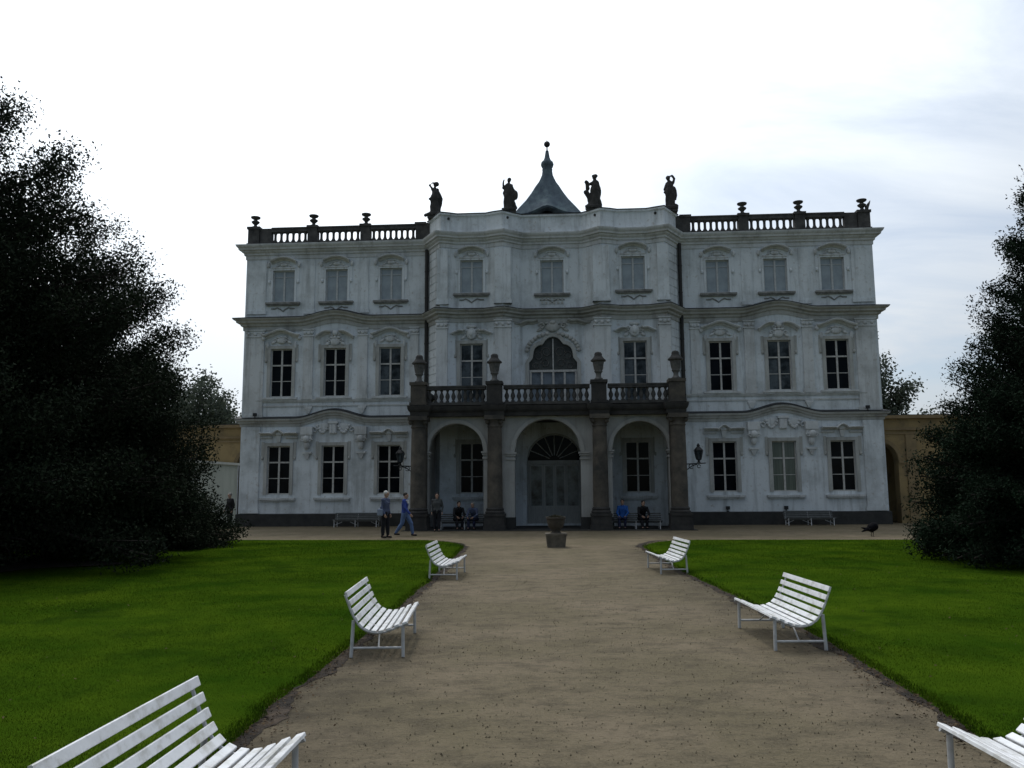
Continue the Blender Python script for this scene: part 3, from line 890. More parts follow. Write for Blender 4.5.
MB().box(-1.19, 1.19, .145, .16, 6.02, 7.64).build('pane', glass('great_window_glass', (0.17, 0.20, 0.23)), gw)
mb = MB()
for q in (-1, 1):
    P = [(q*1.9, 9.98), (q*1.6, 10.0), (q*1.25, 10.12), (q*.95, 10.10), (q*.75, 10.18)]
    mb.mould(P if q < 0 else P[::-1], .15, HOODP)
    for t in np.linspace(.15, 1.35, 8):
        mb.ell((q*1.32*math.cos(t), -.08, 8.55+1.0*math.sin(t)), (.12, .07, .10), 8)
    scroll(mb, q*.55, 9.92, .18, .10, q)
mb.ell((0, -.10, 9.86), (.32, .10, .26), 12); mb.ell((0, -.14, 10.08), (.16, .10, .12), 10); leafy(mb, 0, 9.86, 1.5, .5, .05)
mb.build('hood', M['trim'], gw, 40)
# balustrade apron under the middle top window and stains on it
mb = MB()
for a in np.linspace(-.5, .5, 6):
    mb.box(a-.05, a+.05, -.05, .01, 11.05, 11.17); mb.box(a-.05, a+.05, -.05, .01, 11.24, 11.36)
ap = mb.build('apron', M['trim'], ch); ap.location = (0, y, 0)

# downpipes
for s in (-1, 1):
    mb = MB(); x = s*6.50
    mb.tube([(x, -.15, 14.2), (x, -.15, 11.0), (x, -.15, 5.6)], .095, 10)
    for zz_ in (13.0, 11.6, 9.2, 7.6, 6.4): mb.lathe([(.10, 0), (.11, .02), (.11, .06), (.10, .08)], 10, (x, -.15, zz_))
    mb.build('downpipe', M['pipe'], ch, 50)

# ---- door
dm = MB(); yd = y + .24
dz0, dz1 = 0.12, 3.02
dm.box(-1.35, -1.25, yd, yd+.1, dz0, dz1); dm.box(1.25, 1.35, yd, yd+.1, dz0, dz1)
dm.box(-1.35, 1.35, yd-.02, yd+.1, dz1+.002, dz1+.18)
P = [(x_, door_h(x_)-.05) for x_ in np.linspace(-1.34, 1.34, 30)]
dm.mould(P, .10, [(-.5, 0), (-.5, .06), (.5, .06), (.5, 0)])
n0 = len(dm.v)
for i in range(n0 - 30*4, n0): dm.v[i] = (dm.v[i][0], dm.v[i][1] + yd + .06, dm.v[i][2])
for j in range(1, 8):
    a = PI*j/8
    dm.tube([(0.25*math.cos(a), yd+.05, 3.2+.25*math.sin(a)), (1.3*math.cos(a), yd+.05, 3.2+1.3*math.sin(a))], .025, 6)
door = dm.build('door', M['doorwood'], ch)
for a, b in ((-1.245, -.555), (-.545, -.003), (.003, .545), (.555, 1.245)):
    mb = MB()
    mb.box(a, b, yd+.01, yd+.07, dz0, .98); mb.box(a, a+.08, yd+.01, yd+.07, .984, dz1-.01); mb.box(b-.08, b, yd+.01, yd+.07, .984, dz1-.01)
    mb.box(a+.082, b-.082, yd+.01, yd+.07, dz1-.10, dz1-.01); mb.box(a+.1, b-.1, yd-.005, yd+.012, .25, .85)
    mb.build('door_leaf', M['doorwood'], door)
MB().box(-1.24, 1.24, yd+.045, yd+.055, .97, dz1-.02).build('pane', M['doorglass'], door)
fl = MB(); fl.prism([(x_, door_h(x_)-.03) for x_ in np.linspace(-1.32, 1.32, 30)] + [(1.32, dz1+.1), (-1.32, dz1+.1)], yd+.075, yd+.085)
fl.build('pane', M['glass'], door)

# ---- porch
YF = -4.4; YB = -3.95
PXS = (2.33, 5.75); PSH = -.25
def porch(o):
    o.location.x += PSH
    return o
aw = MB()
def arch_wall(mb, x0, x1, z1, arches, yf, yb, n=24):
    cuts = sorted([x0, x1] + [a for A in arches for a in (A[0]-A[1], A[0]+A[1])])
    for a, b in zip(cuts[::2], cuts[1::2]):
        mb.box(a, b, yf, yb, 0, z1)
    for (xc, r, zsp) in arches:
        h = semi(xc, r, zsp)
        for i in range(n):
            a = xc - r + 2*r*i/n; b = xc - r + 2*r*(i+1)/n
            ha, hb = h(a), h(b)
            mb.add([(a,yf,ha),(b,yf,hb),(b,yf,z1),(a,yf,z1),(a,yb,ha),(b,yb,hb),(b,yb,z1),(a,yb,z1)], [(0,1,2,3),(7,6,5,4),(4,5,1,0)])
ARC = [(-4.13, 1.25, 3.50), (0.0, 1.48, 3.44), (4.13, 1.25, 3.52)]
arch_wall(aw, -6.10, 6.10, 5.1, ARC, YF, YB)
for s in (-1, 1):
    xa, xb = (5.65, 6.10) if s > 0 else (-6.10, -5.65)
    aw.box(xa, xb, YB+.003, -.02, 0, 5.1)  # sides closed solid, without arches, to darken the porch inside
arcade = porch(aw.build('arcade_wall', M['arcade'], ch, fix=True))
# arch mouldings and imposts
mb = MB()
for (xc, r, zsp) in ARC:
    P = [(xc - (r+.10)*math.cos(a), zsp + (r+.10)*math.sin(a)) for a in np.linspace(0, PI, 30)]
    k0 = len(mb.v); mb.mould(P, .16, [(-.5, 0), (-.5, .05), (.5, .07), (.5, 0)])
    for i in range(k0, len(mb.v)): mb.v[i] = (mb.v[i][0], mb.v[i][1] + YF, mb.v[i][2])
    for q in (-1, 1):
        xi = xc + q*r
        for dz, e in ((-.08, .10), (-.17, .06), (-.34, .05)):
            a_, b_ = (xi - .40, xi + e) if q < 0 else (xi - e, xi + .40)
            mb.box(a_, b_, YF - e, YB + e, zsp+dz, zsp+dz+.075)
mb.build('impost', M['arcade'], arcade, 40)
# small dark bases under the piers
for a, b in ((-6.14, -5.36), (-2.90, -1.46), (1.46, 2.90), (5.36, 6.14)):
    MB().box(a, b, YF-.04, YB+.04, 0.002, .55).build('pier_base', M['plinth'], arcade)
# ceiling, floor
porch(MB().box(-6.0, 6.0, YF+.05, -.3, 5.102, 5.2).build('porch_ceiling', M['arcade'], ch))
porch(MB().box(-6.4, 6.4, -5.45, -.05, -.02, .025).build('porch_floor', M['plinth'], ch))
# columns
YC = -4.86
for s in (-1, 1):
    for X in PXS:
        x = s*X; rr = .36 if X > 5 else .34
        mb = MB(); sc = rr/.36
        mb.lathe([(rr, 1.0), (rr*1.0, 1.9), (rr*.97, 3.0), (rr*.90, 4.52)], 24, (x, YC, 0))
        col = porch(mb.build('column', M['stone'], ch, 50))
        mb = MB(); a = .44
        mb.box(x-a-.04, x+a+.04, YC-a-.04, YF-.045, .002, .22); mb.box(x-a, x+a, YC-a, YF-.045, .222, .62); mb.box(x-a-.03, x+a+.03, YC-a-.03, YF-.045, .622, .72)
        mb.lathe([(rr*1.25, .722), (rr*1.28, .80), (rr*1.12, .86), (rr*1.18, .93), (rr*1.02, 1.0)], 20, (x, YC, 0))
        mb.build('base', M['darkstone'], col, 40)
        mb = MB()
        mb.lathe([(rr*.94, 4.52), (rr*1.0, 4.57), (rr*.93, 4.62), (rr*.95, 4.74), (rr*1.15, 4.86)], 20, (x, YC, 0))
        mb.box(x-a*.98, x+a*.98, YC-a*.98, YF-.045, 4.862, 5.055)
        for q in (-1, 1): mb.ell((x+q*rr*.9, YC-rr*.75, 4.78), (.11, .09, .12), 8)
        mb.build('capital', M['stone'], col, 40)
        if X > 5:      # square engaged pier behind the outer columns
            MB().box(x-.33, x+.33, YF-.14, YF-.004, .74, 5.05).build('engaged_pier', M['stone'], ch).location.x += PSH
# entablature and balcony
poly = [(-6.08, -.25), (-6.08, YC-.36), (-5.28, YC-.36), (-5.28, YC+.12)]
for x in (-2.33, 2.33): poly += [(x-.42, YC+.12), (x-.42, YC-.36), (x+.42, YC-.36), (x+.42, YC+.12)]
poly += [(5.28, YC+.12), (5.28, YC-.36), (6.08, YC-.36), (6.08, -.25)]
mb = MB(); mb.sweep([(a, b, 5.20) for a, b in poly], [(-.05, -.14), (.0, -.14), (.02, .03), (.07, .08), (.11, .17), (.13, .32), (-.05, .33)])
mb.slab(poly, 5.062, 5.545)
balc = porch(mb.build('balcony', M['darkstone'], ch, 35))
# balustrades
BAL_ROOF = [(.14, 0), (.14, .03), (.10, .10), (.072, .18), (.068, .34), (.072, .48), (.10, .55), (.14, .60)]
BAL_PROF = [(.085, 0), (.085, .06), (.05, .09), (.055, .12), (.105, .26), (.10, .32), (.05, .46), (.045, .52), (.07, .55), (.07, .60)]
def balus_mb(h, key='b'):
    k = h/.60
    return MB().lathe([(r, z*k) for r, z in (BAL_ROOF if key == 'r' else BAL_PROF)], 10)
def balustrade(p0, p1, z, h, n, mat_, key, wd=.17, name='balustrade', ends=0.0):
    """rail and plinth from p0 to p1 (local xy), n balusters between"""
    a = Vector((p0[0], p0[1])); b = Vector((p1[0], p1[1])); dv = (b-a); ln = dv.length; dv.normalize(); nr = Vector((dv.y, -dv.x))
    def bar(mb, w0, z0, z1, s0=0, s1=ln):
        c = [a+dv*s0-nr*w0, a+dv*s0+nr*w0, a+dv*s1+nr*w0, a+dv*s1-nr*w0]
        mb.add([(q.x, q.y, z0) for q in c] + [(q.x, q.y, z1) for q in c], [(0,1,2,3),(7,6,5,4),(0,4,5,1),(1,5,6,2),(2,6,7,3),(3,7,4,0)])
    mb = MB()
    lo, hi = (.18, .22) if key == 'r' else (.13, .15)
    bar(mb, wd, z, z+lo); bar(mb, wd, z+h-hi, z+h); bar(mb, wd*1.15, z+h-.05, z+h+.02)
    o = mb.build(name, mat_, ch)
    if key == 'b': porch(o)
    bh = h - lo - hi - .004
    for i in range(n):
        t = ends + (ln-2*ends)*(i+.5)/n; q = a + dv*t
        inst(('bal', key), lambda: balus_mb(bh, key), mat_, 'baluster', o, (q.x, q.y, z+lo+.002), 50)
    return o
def pedestal(x, y_, z, h, a, mat_, b=None):
    b = b or a; mb = MB()
    mb.box(x-a, x+a, y_-b, y_+b, z, z+h); mb.box(x-a-.05, x+a+.05, y_-b-.05, y_+b+.05, z-.001, z+.12); mb.box(x-a-.05, x+a+.05, y_-b-.05, y_+b+.05, z+h-.10, z+h+.03)
    return mb.build('pedestal', mat_, ch)
ZB = 5.555
for s in (-1, 1):
    for X in PXS: porch(pedestal(s*X, YC, ZB, 1.0, .33, M['darkstone'] if X < 5 else M['stone'], .32))
YBAL = YC + .16
balustrade((-5.42, YBAL), (-2.73, YBAL), ZB, .86, 10, M['balust'], 'b')
balustrade((-1.93, YBAL), (1.93, YBAL), ZB, .86, 14, M['balust'], 'b')
balustrade((2.73, YBAL), (5.42, YBAL), ZB, .86, 10, M['balust'], 'b')
balustrade((-5.85, -.6), (-5.85, YC+.40), ZB, .86, 13, M['balust'], 'b')
balustrade((5.85, -.6), (5.85, YC+.40), ZB, .86, 13, M['balust'], 'b')
# roof balustrades
ZR = 14.69; YR = .12
PED = (15.80, 12.63, 9.80, 6.86)
for s in (-1, 1):
    for X in PED: pedestal(s*X, YR, ZR, 1.00, .25 if X < 15 else .30, M['balust'], .24)
    MB().box(min(s*15.47, s*14.85), max(s*15.47, s*14.85), YR-.17, YR+.17, ZR, ZR+.93).build('pedestal', M['balust'], ch)
    for a, b, n in ((14.85, 12.90, 6), (12.36, 10.07, 7), (9.53, 7.13, 8)):
        xa, xb = (-a, -b) if s < 0 else (b, a)
        balustrade((xa, YR), (xb, YR), ZR, .95, n, M['balust'], 'r')
    balustrade((s*15.74, YR+.36), (s*15.74, 8.0), ZR, .95, 24, M['balust'], 'r')

for s in (-1, 1):
    MB().box(min(s*6.36, s*6.66), max(s*6.36, s*6.66), YR-.26, YR+.2, ZR, ZR+.98).build('pedestal', M['balust'], ch)
# ---- cupola
cx, cy = -.30, 6.0
prof = [(2.0, 17.55), (1.66, 18.02), (1.27, 18.55), (.97, 19.05), (.75, 19.56), (.59, 19.87), (.45, 20.19), (.34, 20.46), (.30, 20.74)]
n = 48; vs = []; fs = []
for i, (r, z) in enumerate(prof):
    t = 1 - i/(len(prof)-1)
    for k_ in range(n):
        a = 2*PI*k_/n
        c_, s_ = math.cos(a), math.sin(a)
        sqr = 1/max(abs(c_), abs(s_))
        sq = 1 + (min(sqr, 1.40)-1)*min(1, t*1.6)
        m4 = abs(math.cos(2*a))**3
        dz = 0.36*m4*t**4
        crease = 1 + .03*(abs(math.cos(2*a))**30)*t
        rr = r*sq*crease*.96
        vs.append((cx + rr*c_*1.02, cy + rr*s_*1.02, z + dz - .10*(1-m4)*t**4))
for i in range(len(prof)-1):
    for k_ in range(n):
        k2 = (k_+1) % n
        fs.append((i*n+k_, i*n+k2, (i+1)*n+k2, (i+1)*n+k_))
mb = MB(); mb.add(vs, fs)
# lip: same eave line again slightly lower for thickness
lip = [(cx+(x_-cx)*.97, cy+(y_-cy)*.97, z_-.10) for x_, y_, z_ in vs[:n]]
k0 = len(mb.v); mb.v += lip
mb.f += [(k_, k0+k_, k0+(k_+1) % n, (k_+1) % n) for k_ in range(n)]
k1 = len(mb.v); mb.v += [(cx+(x_-cx)*.70, cy+(y_-cy)*.70, z_) for x_, y_, z_ in lip]
mb.f += [(k0+k_, k1+k_, k1+(k_+1) % n, k0+(k_+1) % n) for k_ in range(n)]
cup = mb.build('cupola', M['copper'], ch, 50)
mb = MB(); mb.lathe([(.30, 20.74), (.31, 20.82), (.29, 20.90), (.35, 21.00), (.39, 21.14), (.35, 21.28), (.24, 21.38), (.16, 21.56), (.09, 22.00), (.05, 21.80), (.035, 22.30)], 16, (cx, cy, 0))
mb.build('spire', M['copper'], cup, 50)
mb = MB(); mb.ell((cx, cy, 22.42), .19, 16); mb.lathe([(.035, 22.50), (.03, 22.64), (.01, 22.70)], 8, (cx, cy, 0)); mb.build('finial_ball', M['lead'], cup, 60)
mb = MB(); mb.box(cx-1.28, cx+1.28, cy-1.28, cy+1.28, 14.7, 17.5); mb.build('drum', M['lead'], cup)
mb = MB(); P = [(cx+.85*math.cos(a), 17.05+.5*math.sin(a)) for a in np.linspace(0, PI, 20)]; mb.prism(P, cy-1.32, cy-1.27); mb.build('lunette', M['frame'], cup)

# ------------------------------------------------------------------ statues and urns (they stand on the building: things of their own)
def urn_roof():
    return [(.20, 0), (.20, .05), (.10, .09), (.08, .16), (.13, .22), (.20, .28), (.22, .33), (.15, .38), (.09, .42), (.10, .46), (.22, .52), (.25, .56), (.25, .60), (.12, .64), (.03, .66)]
def urn_balc():
    return [(.20, 0), (.20, .07), (.13, .12), (.11, .24), (.13, .32), (.19, .38), (.17, .43), (.20, .50), (.25, .80), (.25, .83), (.34, .86), (.34, .91), (.27, .97), (.21, 1.04), (.17, 1.11), (.17, 1.19), (.12, 1.26), (.01, 1.29)]
where = {(-1,0): 'leftmost dark stone urn on the roof balustrade at its left corner', (-1,1): 'second dark stone urn from the left on the roof balustrade',
         (-1,2): 'third dark stone urn from the left on the roof, nearest the left statue', (1,2): 'dark stone urn on the roof balustrade nearest the rightmost statue',
         (1,1): 'dark stone urn on the right roof balustrade, between two other urns', (1,0): 'rightmost dark stone urn on the roof, at the right corner'}
base = None
for s in (-1, 1):
    for i in range(3):
        p_ = B2W(s*PED[i], YR, ZR+1.031)
        if base is None:
            mb = MB(); mb.lathe(urn_roof(), 16); base = mb.build('roof_urn', M['balust'], None, 50); o = base
        else:
            o = base.copy(); COL.objects.link(o)
        o.location = p_; o.rotation_euler = (0, 0, -PHI)
        tag(o, where[(s, i)], 'urn', 'stone urns on the roof balustrades')
base = None
wb = {(-1,1): 'tall lidded stone urn on the leftmost balcony pedestal', (-1,0): 'lidded stone urn on the balcony, just left of the great arched window',
      (1,0): 'lidded stone urn on the balcony, just right of the great arched window', (1,1): 'tall lidded stone urn on the rightmost balcony pedestal beside the downpipe'}
for s in (-1, 1):
    for i, X in enumerate(PXS):
        p_ = B2W(s*X+PSH, YC, ZB+1.031)
        if base is None:
            mb = MB(); mb.lathe(urn_balc()[:11], 18); base = mb.build('balcony_urn', M['urnstone'], None, 50)
            mb = MB(); mb.lathe(urn_balc()[10:], 18); mb.build('lid', M['darkstone'], base, 50); o = base
        else: o = copy_tree(base)
        o.location = p_; o.rotation_euler = (0, 0, -PHI)
        tag(o, wb[(s, i)], 'urn', 'lidded urns on the balcony')
# broken finial at the right corner
mb = MB(); mb.limb([(0,0,0), (.02,0,.18), (.10,0,.34), (.22,0,.56)], [.11, .10, .08, .02], 8); mb.limb([(.02,0,.15), (-.10,0,.30)], [.07, .03], 8)
o = remesh(mb, 'stone_fragment', M['balust'], .03); o.location = B2W(16.02, YR-.02, ZR+1.031)
tag(o, 'small pointed stone fragment leaning outward beside the right corner urn', 'stone ornament')

M['statue'] = mat('statue_stone', (0.055, 0.053, 0.05), (0.03, 0.03, 0.03), 4, 0.9, 0.4, 20)
def statue(kind):
    mb = MB()
    L_ = mb.limb
    mb.box(-.38, .38, -.30, .30, 0, .14)
    if kind == 'shade':        # arm raised to the brow
        L_([(.05,0,.16), (.03,0,.55), (.02,.0,1.0), (.06,0,1.25), (.02,0,1.45)], [.27, .24, .25, .21, .15])
        L_([(.02,0,1.45), (.03,-.02,1.62)], [.08, .07]); mb.ell((.05,-.03,1.74), (.12,.14,.15), 12); mb.ell((.12,.03,1.78), (.12,.13,.12), 10)
        L_([(-.10,0,1.46), (-.26,-.03,1.72), (-.10,-.10,1.83), (.0,-.12,1.82)], [.085, .065, .055, .05])
        L_([(.16,0,1.45), (.28,-.05,1.18), (.22,-.14,.95)], [.09, .075, .06])
        L_([(-.12,-.10,.95), (-.25,-.12,.92)], [.10, .07])
        L_([(.20,.05,1.3), (.32,.08,.95), (.28,.08,.55), (.22,.06,.2)], [.10, .13, .11, .09])
        L_([(-.08,-.08,.9), (-.12,-.12,.5), (-.10,-.18,.18)], [.15, .12, .09])
        L_([(-.20,0,.16), (-.5,0,.06)], [.12, .08])
    elif kind == 'shield':
        L_([(0,0,.16), (.0,0,.6), (.02,0,1.0), (.0,0,1.25), (.0,0,1.42)], [.28, .24, .23, .20, .16])
        L_([(0,0,1.42), (.02,-.02,1.60)], [.08, .065]); mb.ell((.02,-.03,1.70), (.11,.13,.14), 12); mb.ell((.03,.02,1.75), (.12,.13,.11), 10)
        L_([(-.14,0,1.42), (-.30,-.05,1.28), (-.27,-.16,1.55), (-.24,-.18,1.68)], [.085, .075, .055, .05])
        L_([(.15,0,1.42), (.25,-.02,1.18), (.36,-.10,1.02)], [.085, .065, .06])
        mb.ell((.36,-.10,.85), (.14,.10,.26), 12)
        L_([(-.12,-.05,1.3), (-.22,-.03,1.0), (-.18,0,.85)], [.10, .10, .10])
        L_([(-.10,-.10,.8), (-.16,-.14,.45), (-.20,-.1,.22)], [.16, .12, .10]); L_([(.12,-.06,.8), (.22,-.08,.45), (.34,-.04,.18)], [.16, .12, .12])
    elif kind == 'child':
        L_([(.06,0,.16), (.06,0,.6), (.08,0,1.0), (.10,0,1.28), (.08,0,1.46)], [.28, .24, .22, .19, .15])
        L_([(.08,0,1.46), (.06,-.02,1.62)], [.075, .065]); mb.ell((.06,-.03,1.72), (.11,.13,.14), 12); mb.ell((.07,.0,1.80), (.15,.14,.08), 10)
        mb.ell((-.31,-.06,1.44), (.115,.115,.115), 10); L_([(-.29,-.05,1.32), (-.27,-.04,1.12)], [.10, .10]); L_([(-.29,-.05,1.15), (-.30,-.04,.95)], [.07, .06])
        L_([(-.05,0,1.42), (-.24,-.02,1.30)], [.08, .06])
        L_([(.22,0,1.42), (.28,-.02,1.15), (.24,-.12,1.0)], [.09, .07, .06])
        mb.ell((-.36,-.06,.90), (.13,.12,.12), 10); L_([(-.34,-.05,.90), (-.20,-.03,.60), (-.10,0,.3)], [.12, .13, .14])
        L_([(.14,-.08,.8), (.20,-.10,.45), (.28,-.05,.2)], [.15, .13, .14]); L_([(-.2,0,.2), (-.34,0,.16)], [.12, .08])
        L_([(.26,.02,1.2), (.28,.03,.9), (.24,.05,.5)], [.08, .10, .10])
    else:
        L_([(0,0,.16), (.0,0,.55), (-.05,0,1.0), (-.02,0,1.28), (.0,0,1.46)], [.26, .23, .24, .21, .16])
        L_([(0,0,1.46), (-.06,-.02,1.62)], [.08, .07]); mb.ell((-.09,-.03,1.73), (.12,.13,.14), 12); mb.ell((-.12,.02,1.77), (.11,.13,.12), 10)
        L_([(.16,0,1.44), (.26,-.02,1.70), (.10,-.08,1.83), (.0,-.10,1.81)], [.085, .065, .055, .05])
        L_([(-.18,0,1.42), (-.28,-.03,1.12), (-.30,-.10,.92)], [.09, .08, .07])
        L_([(.20,.02,1.2), (.28,.03,.8), (.30,.03,.55)], [.10, .11, .05])
        L_([(-.12,-.08,.85), (-.18,-.10,.5), (-.20,-.1,.2)], [.15, .12, .11]); L_([(.10,-.1,.8), (.14,-.13,.45), (.14,-.12,.2)], [.15, .12, .10])
        mb.ell((.24,0,.20), (.20,.15,.12), 10)
    o = remesh(mb, 'statue', M['statue'], .03, None, 2, .045, 7)
    mb2 = MB(); mb2.box(-.36, .36, -.24, .24, -.14, .02); mb2.build('statue_base', M['balust'], o)
    return o
for x, kind, yo, lab in ((-6.05, 'shade', .98, 'dark stone statue shading its brow, at the left end of the parapet'), (-2.15, 'shield', 1.05, 'dark stone statue with raised hand and shield, left of the cupola'),
                     (2.16, 'child', 1.05, 'dark stone statue with a child at its side, right of the cupola'), (6.08, 'lean', .98, 'dark stone statue with arm bent to its head, right end of the parapet')):
    o = statue(kind); o.location = B2W(x, -fwd(abs(x)) + .20 - (.15 if abs(x) > 5 else 0), 15.86); o.rotation_euler = (0, 0, -PHI)
    o.scale = ((1.06 if kind == 'child' else .95), .88, .97)
    tag(o, lab, 'statue', 'parapet statues')

# ------------------------------------------------------------------ wall lanterns
def lantern(s, label):
    t = empty('wall_lantern', B2W(s*6.10+PSH, -4.2, 2.55), -PHI, label, 'lantern', 'wall lanterns beside the porch')
    mb = MB()
    mb.tube([(0, 0, .30), (s*.92, 0, .34)], .025, 8); mb.tube([(0,0,-.05), (0,0,.42)], .035, 8)
    P = [(s*(.05+.5*u), 0, .02 + .26*math.sin(u*PI*.5)) for u in np.linspace(0, 1, 10)]; mb.tube(P, .022, 8)
    for cx_, r_ in ((.28, .10), (.62, .07)):
        mb.tube([(s*(cx_+r_*math.cos(a)), 0, .20 + r_*math.sin(a)) for a in np.linspace(0, 1.8*PI, 14)], .018, 6)
    mb.build('bracket', M['iron'], t, 50)
    x = s*.62
    mb = MB(); mb.lathe([(.10, .36), (.05, .40), (.05, .46), (.13, .50)], 12, (x, 0, 0)); mb.lathe([(.22, .90), (.16, .98), (.06, 1.08), (.08, 1.12), (.02, 1.22)], 6, (x, 0, 0))
    for k_ in range(6):
        a = 2*PI*k_/6; mb.tube([(x+.11*math.cos(a), .11*math.sin(a), .50), (x+.20*math.cos(a), .20*math.sin(a), .90)], .014, 5)
    mb.build('lantern_frame', M['iron'], t, 40)
    mb = MB(); mb.lathe([(.10, .50), (.18, .895)], 6, (x, 0, 0)); mb.build('lantern_glass', M['glass2'], t)
lantern(-1, 'black iron wall lantern on a scrolled bracket left of the porch'); lantern(1, 'black iron wall lantern on a scrolled bracket right of the porch')
# floodlights
def flood(x, y_, z, label):
    mb = MB(); mb.box(-.09, .09, -.06, .05, .10, .26); mb.tube([(0,0,0), (0,0,.12)], .02, 6); mb.box(-.06, .06, -.05, .05, -.0, .02)
    o = mb.build('floodlight', M['iron']); o.location = B2W(x, y_, z); o.rotation_euler = (0, 0, -PHI); tag(o, label, 'floodlight', 'small floodlights on the facade ledges')
flood(-15.35, -.24, 5.50, 'small floodlight on the lower cornice at the left corner'); flood(15.35, -.24, 5.50, 'small floodlight on the lower cornice at the right corner')
flood(8.45, -.05, .642, 'small floodlight on the plinth below the first window right of the porch'); flood(11.25, -.05, .642, 'small floodlight on the plinth beside the right wall bench')

# ------------------------------------------------------------------ ochre arcades beside the chateau
def arcade_block(x0, x1, yl, label, arches):
    t = empty('arcade_building', B2W((x0+x1)/2, yl, 0), -PHI, label, 'building')
    c = (x0+x1)/2; mb = MB()
    A = [(a-c, .95, 3.1) for a in arches if x0 < a-1.2 and a+1.2 < x1]
    cuts = []
    arch_wall(mb, x0-c, x1-c, 5.2, A, 0, .6)
    mb.build('wall', M['ochre'], t)
    MB().box(x0-c, x1-c, 3.2, 3.4, 0, 5.2).build('wall', M['ochre'], t)
    mb = MB()
    mb.box(x0-c, x1-c, -.22, 3.5, 5.202, 5.36); mb.box(x0-c, x1-c, -.10, .0, 4.62, 4.74); mb.box(x0-c, x1-c, -.06, .0, 4.42, 4.5)
    mb.build('cornice', M['ochre2'], t)
    mb = MB()
    for (a, r, zs_) in A:
        P = [(a - (r+.09)*math.cos(q), zs_ + (r+.09)*math.sin(q)) for q in np.linspace(0, PI, 24)]
        mb.mould(P, .18, [(-.5, 0), (-.5, .05), (.5, .06), (.5, 0)])
        for q in (-1, 1): mb.box(a+q*(r+.14)-.13, a+q*(r+.14)+.13, -.08, 0, zs_-.14, zs_)
    for (a, r_, z_) in A:
        mb.box(a+1.35, a+1.85, -.07, 0, 0.0, 4.40)
    mb.build('arch_moulding', M['ochre2'], t, 40)
    MB().box(x0-c, x1-c, -.15, 4.0, 5.362, 5.40).build('roof', M['lead'], t)
arcade_block(14.9, 45, 1.2, 'ochre arcade wing with round arches to the right of the chateau', [16.25+4.6*i for i in range(6)])
arcade_block(-45, -14.9, 2.2, 'ochre arcade wing with round arches to the left of the chateau', [-16.25-4.6*i for i in range(6)])
# tent
t = empty('marquee_tent', B2W(-18.62, 1.27, 0), -PHI, 'pale canvas tent with a low sloping roof beside the chateau, left corner', 'tent')
mb = MB(); mb.add([(-2.6,-1.2,3.45),(2.4,-1.2,3.10),(2.4,.8,3.10),(-2.6,.8,3.45),(-2.6,-1.2,3.60),(2.4,-1.2,3.22),(2.4,.8,3.22),(-2.6,.8,3.60)], [(0,3,2,1),(4,5,6,7),(0,1,5,4),(1,2,6,5),(2,3,7,6),(3,0,4,7)])
mb.build('roof', M['tent'], t)
mb = MB(); mb.add([(-2.5,-1.1,0),(2.3,-1.1,0),(2.3,-1.1,3.11),(-2.5,-1.1,3.44),(-2.5,-1.06,0),(2.3,-1.06,0),(2.3,-1.06,3.11),(-2.5,-1.06,3.44)], [(0,1,2,3),(7,6,5,4),(0,4,5,1),(1,5,6,2),(2,6,7,3),(3,7,4,0)])
mb.build('side_panel', mat('canvas_panel', (0.46, 0.48, 0.42), (0.36, 0.38, 0.33), 2, 0.8, 0.1, stretch=(3,1,.3)), t)
for a in (-2.55, -.1, 2.35):
    for b in (-1.16, .7): MB().tube([(a, b, 0), (a, b, 3.15)], .03, 6).build('pole', M['benchtube'], t)

# ------------------------------------------------------------------ benches
PROF = [(-.075,.645),(-.04,.555),(-.005,.468),(.035,.388),(.085,.318),(.155,.270),(.235,.248),(.318,.248),(.40,.270),(.485,.305),(.57,.332)]
def slat(mb, i, ln):
    y_, z = PROF[i]; a = PROF[max(i-1, 0)]; b = PROF[min(i+1, len(PROF)-1)]
    t = Vector((b[0]-a[0], b[1]-a[1])); t.normalize(); nr = Vector((-t.y, t.x))
    if nr.y < 0 and i > 3: nr = -nr
    if i <= 3 and nr.x < 0: nr = -nr
    h = .029 if i < 5 else .027; th = .011
    c = Vector((y_, z)) + nr*.022
    e = .004
    ring = [c+t*(h-e)+nr*th, c+t*h+nr*(th-e), c+t*h-nr*th, c-t*h-nr*th, c-t*h+nr*(th-e), c-t*(h-e)+nr*th]
    vs = [(-ln/2, q.x, q.y) for q in ring] + [(ln/2, q.x, q.y) for q in ring]
    n_ = len(ring)
    mb.add(vs, [tuple(range(n_)), tuple(range(2*n_-1, n_-1, -1))] + [(i_, i_+n_, (i_+1) % n_ + n_, (i_+1) % n_) for i_ in range(n_)])
def make_bench(name, ln, frames, paint, tube):
    """local: x along the bench, +y is the front, rear feet at y=0"""
    t = empty(name, (0,0,0))
    mb = MB()
    for i in range(0, 5): slat(mb, i, ln)
    mb.build('backrest', paint, t)
    mb = MB()
    for i in range(5, 11): slat(mb, i, ln)
    mb.build('seat', paint, t)
    for x in frames:
        mb = MB()
        mb.tube([(x, 0, 0), (x, .02, .38)], .019, 10); mb.tube([(x, .55, 0), (x, .545, .315)], .019, 10)
        mb.tube([(x, .006, .095), (x, .549, .095)], .013, 8)
        P = [(x, q[0], q[1]) for q in PROF]; mb.tube([P[0]] + P + [(x, .60, .342)], .012, 6)
        q = -1 if x > 0 else 1
        mb.tube([(x, .29, .10), (x + q*.32, .26, .24)], .010, 8)
        mb.build('leg_frame', tube, t, 50)
    return t
b0 = make_bench('park_bench', 1.58, (-.74, .74), M['benchpaint'], M['benchtube'])
